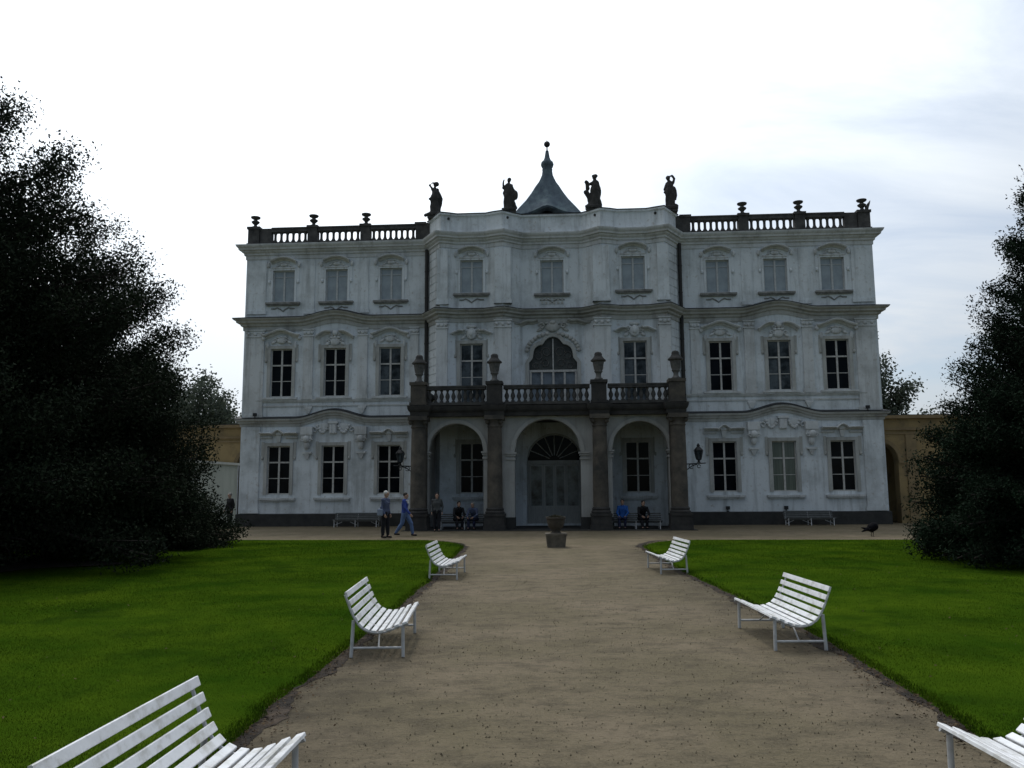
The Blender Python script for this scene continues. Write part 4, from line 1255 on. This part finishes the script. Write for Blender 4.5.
# (x, y of rear-left..): centre of the rear foot line, facing angle
BEN = [(-1.75, 9.76, -90+2, 'white slatted bench on the left path edge, middle one of the left row'),
       (-1.63, 17.40, -90-2.5, 'white slatted bench at the far left end of the path'),
       (-1.82, 4.20, -90-2, 'closest white slatted bench at the bottom left, cut off by the picture edge'),
       (3.40, 9.98, 90-0.5, 'white slatted bench on the right path edge, middle one of the right row'),
       (3.60, 18.18, 90+1, 'white slatted bench at the far right end of the path'),
       (3.09, 4.30, 90, 'closest white slatted bench at the bottom right corner, seat end only')]
for i, (x, y_, a, lab) in enumerate(BEN):
    o = b0 if i == 0 else copy_tree(b0)
    o.location = (x, y_, 0.004); o.rotation_euler = (0, 0, R(a))
    tag(o, lab, 'bench', 'white benches along the path')
M['darkbench'] = mat('dark_grey_slats', (0.10, 0.11, 0.11), (0.06, 0.065, 0.065), 6, .6, .1)  # dark grey slats for the wall and porch benches
wb_ = make_bench('wall_bench', 2.3, (-1.05, 0, 1.05), M['darkbench'], M['benchpaint'])
for i, (x, lab) in enumerate(((-9.8, 'long grey slatted bench with white legs at the wall left of the porch'), (12.12, 'long grey slatted bench with white legs at the wall right of the porch'))):
    o = wb_ if i == 0 else copy_tree(wb_)
    o.location = B2W(x, -.55, 0.002); o.rotation_euler = (0, 0, -PHI + PI); tag(o, lab, 'bench', 'benches against the facade')
PB = 0.027
for i, (x, lab) in enumerate(((-3.72, 'slatted bench in the shade of the left porch arch under two sitters'), (3.85, 'slatted bench in the shade of the right porch arch under two sitters'))):
    o = copy_tree(wb_); o.name = 'porch_bench'
    o.location = B2W(x+PSH, -4.05, PB); o.rotation_euler = (0, 0, -PHI + PI); tag(o, lab, 'bench', 'benches inside the porch')

# ------------------------------------------------------------------ planter
t = empty('stone_planter', (1.33, 25.9, 0), 0, 'round stone planter with low plants on a tapered foot, in front of the porch door', 'planter')
mb = MB(); mb.frustum(0, 0, 0, .36, .27, .27, .31, .31); mb.box(-.33, .33, -.33, .33, .361, .42); mb.build('foot', mat('planter_stone', (.16,.14,.11), (.09,.08,.065), 6, .9, .5, 25), t)
mb = MB(); mb.lathe([(.17, .42), (.13, .47), (.15, .53), (.23, .62), (.27, .74), (.28, .84), (.31, .86), (.31, .92), (.27, .92), (.25, .86), (.05, .85)], 24); mb.build('bowl', mat('planter_bowl_stone', (.08,.068,.055), (.045,.04,.034), 6, .9, .5, 25), t, 40)
n = 900; a = rng.random(n)*2*PI; r_ = .25*np.sqrt(rng.random(n)); C_ = np.stack([r_*np.cos(a), r_*np.sin(a), .87 + .12*rng.random(n)*(1-r_/.45)], 1)
def leaf_quads(C_, size, aspect=.5, drng=rng, orient=None):
    n = len(C_); u = drng.normal(size=(n, 3)); u /= np.linalg.norm(u, axis=1)[:, None]
    if orient is not None:
        u = u*0.7 + orient; u /= np.linalg.norm(u, axis=1)[:, None]
    v = drng.normal(size=(n, 3)); v -= (v*u).sum(1)[:, None]*u; v /= np.linalg.norm(v, axis=1)[:, None]
    s = size*(0.6 + 0.8*drng.random(n))[:, None]
    V = np.zeros((n, 4, 3))
    V[:,0] = C_ - u*s*.5; V[:,1] = C_ + v*s*aspect*.5; V[:,2] = C_ + u*s*.5; V[:,3] = C_ - v*s*aspect*.5
    return V
quads_mesh('plants', leaf_quads(C_, .05), leafmat('planter_leaves', (.02,.03,.014), (.06,.045,.03)), t)

# ------------------------------------------------------------------ trees
def make_tree(name, loc, label, cat, leafm, profile, height, nb, leaves, leaf, aspect=.55, trunk_r=.25, clump=.5, seed=1, lean=(0,0), group=None, zmin=.15, droop=0.0, inner=.55, trunk_h=None, upright=0.35, gap=0.0, airy=1.0, rmin=.62):
    """profile(z_fraction)->radius ; branches leave the trunk and end in leafy sprays inside that envelope"""
    r_ = np.random.default_rng(seed)
    t = empty(name, loc, 0, label, cat, group)
    mb = MB()
    th = trunk_h or height*.86
    tp = [(lean[0]*f*f + .12*math.sin(f*5+seed)*f, lean[1]*f*f + .12*math.cos(f*4+seed)*f, th*f) for f in np.linspace(0, 1, 9)]
    mb.tube(tp, [trunk_r*(1.25 if i == 0 else 1)*(1-.85*i/8) for i in range(9)], 10)
    pts = []; wts = []; dirs = []
    fg = np.linspace(zmin, 1, 200); cdf = np.cumsum([profile(q_, 0)+.5 for q_ in fg]); cdf = cdf/cdf[-1]
    for b in range(nb):
        f = float(np.interp((b+.5)/nb, cdf, fg))
        f = min(.995, max(zmin, f + r_.normal(0, .02)))
        az = b*2.39996 + r_.normal(0, .35)
        R_ = profile(f, az)*(rmin + (1.1-rmin)*r_.random()) 
        zt = height*f
        f0 = max(.03, f - .16 - .12*r_.random()) if f < .95 else .85
        z0 = min(th*.98, height*f0); k = z0/th
        bx = lean[0]*k*k; by = lean[1]*k*k
        tx = lean[0]*min(1, zt/th)**2
        ty = lean[1]*min(1, zt/th)**2
        A = np.array([bx, by, z0]); E_ = np.array([tx + R_*math.cos(az), ty + R_*math.sin(az), zt - droop*R_])
        Mid = (A+E_)/2 + np.array([0, 0, .12*R_])
        q = [A, (A+Mid)/2 + r_.normal(0, .03, 3), Mid, (Mid+E_)/2 + r_.normal(0, .05, 3), E_]
        br = max(.012, trunk_r*.30*(1-.75*f))
        mb.tube([tuple(p) for p in q], [br, br*.8, br*.6, br*.42, br*.2], 5)
        m = max(3, int(R_*3.2))
        for j in range(m):
            s = inner*.5 + (1-inner*.5)*((j+r_.random())/m)
            seg = min(3, int(s*4)); fr = s*4-seg
            c = q[seg]*(1-fr) + q[seg+1]*fr
            c = c + r_.normal(0, .22, 3)*clump*1.4
            pts.append(c); wts.append((.5 + r_.random())*(1 if f < airy else .30)); dirs.append((E_-A)/max(1e-3, np.linalg.norm(E_-A))*.5 + np.array([0, 0, upright]))
            if r_.random() < .6: mb.tube([tuple(q[seg]), tuple(c)], [br*.3, br*.12], 4)
    pts = np.array(pts); wts = np.array(wts); dirs = np.array(dirs)
    if gap > 0:
        kp = r_.random(len(pts)) > gap; pts, wts, dirs = pts[kp], wts[kp], dirs[kp]
    idx = r_.choice(len(pts), leaves, p=wts/wts.sum())
    off = r_.normal(0, 1, (leaves, 3)); off /= np.linalg.norm(off, axis=1)[:, None]
    rad = clump*(r_.random(leaves)**.55)[:, None]*(0.6 + .7*wts[idx][:, None])
    C_ = pts[idx] + off*rad*np.array([1, 1, .75]) + dirs[idx]*(r_.random(leaves)[:, None]-.4)*clump*1.1
    C_ = C_[C_[:, 2] > .06]
    ix = r_.integers(0, len(dirs), len(C_))
    mb.build('trunk', M['bark'], t, 60, fix=False)
    quads_mesh('crown', leaf_quads(C_, leaf, aspect, r_), leafm, t)
    return t
def prof_interp(P, lob=.18, seed=0):
    zs_ = [p_[0] for p_ in P]; rs_ = [p_[1] for p_ in P]
    def f(z, az):
        r = np.interp(z, zs_, rs_)
        return r*(1 + lob*math.sin(3*az+seed) + lob*.7*math.sin(7*az+seed*2+z*9))
    return f
# left group
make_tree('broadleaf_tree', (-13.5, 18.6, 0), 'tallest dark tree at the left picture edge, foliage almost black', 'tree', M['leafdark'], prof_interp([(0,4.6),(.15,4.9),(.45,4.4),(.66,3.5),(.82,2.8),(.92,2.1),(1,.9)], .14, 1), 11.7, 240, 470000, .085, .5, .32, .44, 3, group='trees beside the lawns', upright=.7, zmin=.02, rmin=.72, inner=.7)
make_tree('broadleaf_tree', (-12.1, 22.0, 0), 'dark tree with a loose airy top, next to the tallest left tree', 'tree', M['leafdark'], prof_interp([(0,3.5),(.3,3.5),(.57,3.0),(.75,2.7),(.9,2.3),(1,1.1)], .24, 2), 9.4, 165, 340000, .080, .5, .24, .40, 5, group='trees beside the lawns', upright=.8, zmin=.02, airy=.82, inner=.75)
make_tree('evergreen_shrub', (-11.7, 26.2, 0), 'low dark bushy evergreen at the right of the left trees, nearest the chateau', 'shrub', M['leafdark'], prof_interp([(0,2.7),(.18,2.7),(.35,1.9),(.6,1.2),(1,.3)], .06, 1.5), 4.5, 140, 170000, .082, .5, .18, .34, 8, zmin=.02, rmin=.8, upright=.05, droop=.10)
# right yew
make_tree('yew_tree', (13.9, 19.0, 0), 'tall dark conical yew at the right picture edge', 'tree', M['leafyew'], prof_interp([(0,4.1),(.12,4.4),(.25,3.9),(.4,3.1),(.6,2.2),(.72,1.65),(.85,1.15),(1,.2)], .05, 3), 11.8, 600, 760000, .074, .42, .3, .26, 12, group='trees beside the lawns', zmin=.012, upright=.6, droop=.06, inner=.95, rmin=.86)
# trees beyond the arcades
FT = [(-23.6, 64, 10.6, 3.2, 'grey green tree behind the left arcade, just left of the chateau corner'), (-28.5, 67, 13.0, 4.2, 'grey green tree behind the left arcade, half hidden by the dark shrub'),
      (26.4, 60, 12.4, 2.9, 'loose leafy tree rising behind the right arcade beside the chateau corner'), (34.0, 66, 7.6, 3.0, 'low tree behind the right arcade, mostly behind the yew')]
for i, (x, y_, h, r0, lab) in enumerate(FT):
    make_tree('distant_tree', (x, y_, 0), lab, 'tree', M['leaffar'], prof_interp([(0,r0*.4),(.3,r0*.9),(.55,r0),(.8,r0*.75),(1,r0*.2)], .2, i), h, 60, 22000, .24, .6, .25, .75, 30+i, group='trees beyond the arcades', zmin=.25, gap=.15)
# bare earth under the trees
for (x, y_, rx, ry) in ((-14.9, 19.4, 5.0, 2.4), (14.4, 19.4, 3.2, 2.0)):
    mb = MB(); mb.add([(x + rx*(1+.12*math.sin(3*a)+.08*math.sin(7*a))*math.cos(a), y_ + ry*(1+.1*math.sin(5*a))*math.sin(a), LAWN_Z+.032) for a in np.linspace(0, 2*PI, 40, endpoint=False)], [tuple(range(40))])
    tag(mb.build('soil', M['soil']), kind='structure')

# ------------------------------------------------------------------ people
SKIN = mat('skin', (0.42, 0.27, 0.20), (0.36, 0.22, 0.16), 8, .6)
def cloth(name, c): return mat(name, c, tuple(k*.75 for k in c), 9, .85, .3, 30)
CL = {'blue': cloth('blue_jacket_cloth', (.03,.06,.26)), 'denim': cloth('light_denim', (.10,.16,.30)), 'dark': cloth('dark_trouser_cloth', (.012,.013,.018)), 'navy': cloth('navy_cloth', (.02,.025,.06)),
      'pale': cloth('pale_blue_shirt_cloth', (.22,.27,.36)), 'grey': cloth('grey_shirt_cloth', (.07,.075,.075)), 'bright': cloth('bright_blue_cloth', (.02,.10,.36)), 'black': cloth('black_cloth', (.012,.012,.014)), 'white': cloth('white_cloth', (.55,.56,.56)), 'mid': cloth('blue_grey_cloth', (.08,.10,.17))}
HAIR = {'dark': mat('dark_hair', (.012,.010,.009), (.02,.016,.012), 20, .6), 'white': mat('white_hair_cap', (.55,.55,.53), (.42,.42,.41), 12, .7), 'grey': mat('grey_hair', (.25,.24,.23), (.16,.16,.15), 18, .6)}
def pose(kind, k=1.0):
    """joint positions, front = -y, x to the person's left when seen from the front is +x"""
    J = {}
    if kind.startswith('sit'):
        J['pel'] = (0, 0, .46); J['wai'] = (0, .0 if kind == 'sit' else -.02, .66); lean = -.04 if kind == 'sit' else -.22
        J['che'] = (0, lean*.7, .88 if kind == 'sit' else .84); J['nec'] = (0, lean, 1.04 if kind == 'sit' else .98); J['hea'] = (0, lean-.05, 1.20 if kind == 'sit' else 1.12)
        for s in (-1, 1):
            J['hip', s] = (s*.10, 0, .45); J['kne', s] = (s*.13, -.44, .47); J['ank', s] = (s*.12, -.42 + .06*s, .08)
            J['sho', s] = (s*.18, lean*.9, J['nec'][2]-.07); J['elb', s] = (s*.24, lean-.10, J['nec'][2]-.33); J['wri', s] = (s*.14, lean-.30, .56)
    else:
        J['pel'] = (0, 0, .92); J['wai'] = (0, .01, 1.08); J['che'] = (0, .0, 1.28); J['nec'] = (0, 0, 1.46); J['hea'] = (0, -.03, 1.62)
        st = .30 if kind == 'walk' else .05
        for s in (-1, 1):
            J['hip', s] = (s*.09, 0, .90)
            J['kne', s] = (s*.10, -st*.55*s - (.07 if kind == 'walk' else 0), .49); J['ank', s] = (s*.10, -st*s + (.05 if (kind == 'walk' and s < 0) else 0), .09 if not (kind == 'walk' and s < 0) else .13)
            J['sho', s] = (s*.185, 0, 1.40); J['elb', s] = (s*.25, .03 + st*.4*s, 1.12); J['wri', s] = (s*.24, -.08 + st*.75*s, .88)
    return {a: Vector(b)*k for a, b in J.items()}
def person(loc, rz, kind, top, bottom, hair, label, k=1.0, longhair=False, extra=None):
    J = pose(kind, k); t = None
    def torso(mb, g, lo='pel'):
        for q in (-1, 1):
            o = Vector((q*.075*k, 0, 0))
            seq = [J['pel']+o, J['wai']+o*.75, J['che']+o*1.1, J['nec']+o*1.0+Vector((0,0,-.08*k))]
            mb.limb([tuple(p) for p in seq], [(.105+g)*k, (.09+g)*k, (.105+g)*k, (.075+g)*k])
        mb.limb([tuple(J['pel']), tuple(J['wai']), tuple(J['che'])], [(.11+g)*k, (.095+g)*k, (.11+g)*k])
    def arm(mb, s, g, stop=1.0):
        w_ = J['elb', s].lerp(J['wri', s], stop)
        mb.limb([tuple(J['che'].lerp(J['sho', s], .7)), tuple(J['sho', s]), tuple(J['elb', s]), tuple(w_)], [(.06+g)*k, (.056+g)*k, (.043+g)*k, (.030+g*1.0)*k])
    def leg(mb, s, g, stop=1.0):
        a_ = J['kne', s].lerp(J['ank', s], stop)
        mb.limb([tuple(J['hip', s]), tuple(J['kne', s]), tuple(J['kne', s].lerp(a_, .4)), tuple(a_)], [(.09+g)*k, (.06+g)*k, (.056+g)*k, (.038+g)*k])
    mb = MB(); torso(mb, 0)
    h = J['hea']
    mb.limb([tuple(J['nec']+Vector((0,0,-.05*k))), tuple(J['nec'].lerp(h, .55))], [.058*k, .054*k])
    mb.ell(tuple(h), (.075*k, .095*k, .115*k), 16); mb.ell(tuple(h+Vector((0,-.025,-.065))*k), (.055*k, .07*k, .06*k), 12)
    mb.ell(tuple(h+Vector((0,-.105,-.02))*k), (.014*k, .022*k, .028*k), 8); mb.ell(tuple(h+Vector((0,-.092,-.068))*k), (.026*k, .012*k, .010*k), 8); mb.ell(tuple(h+Vector((0,-.085,.032))*k), (.055*k, .018*k, .012*k), 8)
    for s in (-1, 1):
        mb.ell(tuple(h+Vector((s*.078,.0,-.005))*k), (.012*k, .022*k, .032*k), 8)
        arm(mb, s, 0); leg(mb, s, 0)
        w_ = J['wri', s]; d_ = (J['wri', s]-J['elb', s]).normalized()
        side = d_.cross(Vector((1, 0, 0))); side = side.normalized() if side.length > .1 else Vector((0, 1, 0))
        pl_ = w_ + d_*.05*k
        mb.ell(tuple(pl_), (.022*k, .038*k, .045*k), 10)
        for j, ln in enumerate((.062, .072, .068, .052)):
            b_ = w_ + d_*.085*k + side*(j-1.5)*.021*k
            m1 = b_ + d_*ln*.55*k + Vector((-s*.006, 0, 0)); e1 = m1 + (d_*.7 + Vector((-s*.7, 0, 0)))*ln*.5*k
            mb.limb([tuple(w_ + d_*.05*k + side*(j-1.5)*.018*k), tuple(b_), tuple(m1), tuple(e1)], [.012*k, .011*k, .010*k, .008*k], 6)
        th0 = w_ + d_*.03*k + side*-.03*k
        mb.limb([tuple(th0), tuple(th0 + (d_*.035 - side*.022)*k), tuple(th0 + (d_*.065 - side*.02)*k)], [.013*k, .012*k, .009*k], 6)
        f = J['ank', s]; mb.limb([tuple(f), tuple(f + Vector((0, -.10, -.05))*k)], [.04*k, .03*k])
    body = remesh(mb, 'person', SKIN, .0085, None, 2)
    body.location = loc; body.rotation_euler = (0, 0, rz)
    tag(body, label, 'person')
    mb = MB(); torso(mb, .018)
    for s in (-1, 1): arm(mb, s, .016, .92)
    mb.limb([tuple(J['nec']+Vector((0,0,-.04*k)))]*1 + [tuple(J['nec']+Vector((0,.0,.0)))], [.085*k, .062*k])
    remesh(mb, 'jacket', top, .014, body, 3, .012, 14)
    mb = MB()
    for q in (-1, 1): mb.ell(tuple(J['pel']+Vector((q*.07*k,0,0))), (.125*k, .135*k, .12*k), 12)
    for s in (-1, 1): leg(mb, s, .022, .96)
    remesh(mb, 'trousers', bottom, .014, body, 3, .010, 14)
    mb = MB()
    for s in (-1, 1):
        f = J['ank', s]; mb.limb([tuple(f+Vector((0,.03,-.035))*k), tuple(f+Vector((0,-.06,-.045))*k), tuple(f+Vector((0,-.15,-.055))*k)], [.045*k, .042*k, .034*k])
    remesh(mb, 'shoes', CL['black'], .012, body, 2)
    mb = MB(); mb.ell(tuple(h+Vector((0,.018,.035))*k), (.088*k, .10*k, .098*k), 14)
    if longhair: mb.limb([tuple(h+Vector((0,.06,0))*k), tuple(h+Vector((0,.075,-.14))*k)], [.075*k, .05*k])
    remesh(mb, 'hair', HAIR[hair], .012, body, 2)
    mb = MB()
    for s in (-1, 1): mb.ell(tuple(h+Vector((s*.03,-.088,.008))*k), .011*k, 8)
    mb.build('eyes', HAIR['dark'], body, 60)
    if extra: extra(body, J, k)
    return body
def bag(body, J, k):
    p_ = J['wri', -1]
    mb = MB(); mb.box(-.05, .05, -.11, .11, .02, .28); o = mb.build('shoulder_bag', CL['pale'], body); o.location = (-.30*k, .04, .80*k)
    bv = o.modifiers.new('b', 'BEVEL'); bv.width = .03; bv.segments = 2
    mb = MB(); mb.tube([(-.25*k, .0, 1.10*k), (-.20*k, -.03, 1.46*k), (.0, -.13, 1.30*k)], .014, 6); mb.build('strap', CL['pale'], body)
def collar(body, J, k):
    mb = MB(); mb.limb([(-.10*k,-.09*k,1.42*k), (-.02*k,-.125*k,1.30*k)], [.03*k,.025*k]); mb.limb([(.10*k,-.09*k,1.42*k), (.02*k,-.125*k,1.30*k)], [.03*k,.025*k])
    remesh(mb, 'collar', CL['white'], .012, body, 2)
person((-4.8, 31.4, 0), R(65), 'stand', CL['mid'], CL['dark'], 'white', 'person with white cap and pale shoulder bag standing left of the porch', 1.01, extra=bag)
person((-4.22, 32.6, 0), R(78), 'walk', CL['blue'], CL['denim'], 'dark', 'person in a blue jacket and pale jeans striding right towards the porch', .97, extra=collar)
def at(x, y_, z): return B2W(x, y_, z)
person(at(-5.02, -5.75, 0), -PHI + R(8), 'stand', CL['grey'], CL['dark'], 'dark', 'person in a grey shirt standing at the foot of the left porch arch', .95)
person(at(-4.32, -4.27, PB), -PHI + R(20), 'sitlean', CL['black'], CL['dark'], 'dark', 'person all in black seated leaning forward inside the left porch arch', 1.0)
person(at(-3.55, -4.27, PB), -PHI + R(-15), 'sitlean', CL['mid'], CL['navy'], 'grey', 'person in a blue grey top seated bending over inside the left porch arch', .97)
person(at(3.05, -4.27, PB), -PHI + R(-8), 'sit', CL['bright'], CL['navy'], 'dark', 'person in a bright blue top seated inside the right porch arch', .98)
person(at(3.88, -4.27, PB), -PHI + R(12), 'sitlean', CL['black'], CL['dark'], 'dark', 'person in dark clothes seated inside the right porch arch', 1.0, longhair=True)
person(at(-15.88, -1.7, 0), -PHI + R(-30), 'stand', CL['black'], CL['dark'], 'grey', 'person in dark clothes with grey hair at the left corner of the chateau', .98)

# ------------------------------------------------------------------ black bird
mb = MB()
mb.limb([(-.16,0,.30), (-.02,0,.34), (.10,0,.40), (.16,0,.47)], [.09, .17, .18, .10], 12)
mb.limb([(.16,0,.47), (.20,0,.50), (.19,0,.42), (.12,-.05,.33)], [.06, .05, .04, .04], 10)
mb.limb([(.12,-.05,.33), (.05,-.10,.29)], [.02, .008], 8)
mb.limb([(-.14,0,.30), (-.32,0,.25), (-.46,0,.20)], [.07, .05, .02], 10); mb.limb([(-.14,.03,.32), (-.34,.05,.34), (-.44,.06,.36)], [.05, .04, .012], 8)
mb.limb([(.0,-.12,.36), (-.18,-.10,.28)], [.06, .03], 8); mb.limb([(.0,.12,.36), (-.18,.10,.28)], [.06, .03], 8)
for q in (-1, 1):
    mb.limb([(.0,q*.05,.26), (.02,q*.055,.13), (.0,q*.055,.02)], [.035, .015, .014], 8)
    for a in (-.4, 0, .4): mb.limb([(.0,q*.055,.015), (.07*math.cos(a),q*.055+.07*math.sin(a),.012)], [.012, .008], 6)
brd = remesh(mb, 'bird', mat('black_feathers', (.004,.004,.005), (.008,.008,.011), 14, .8, spec=.05), .011, None, 2)
brd.location = (13.05, 30.4, 0); brd.rotation_euler = (0, 0, R(15)); brd.scale = (.92, .92, .88)
tag(brd, 'black bird preening on the gravel at the far edge of the right lawn', 'bird')

scene.cycles.max_bounces = 6
scene.cycles.diffuse_bounces = 3
scene.cycles.glossy_bounces = 2
scene.cycles.transparent_max_bounces = 4
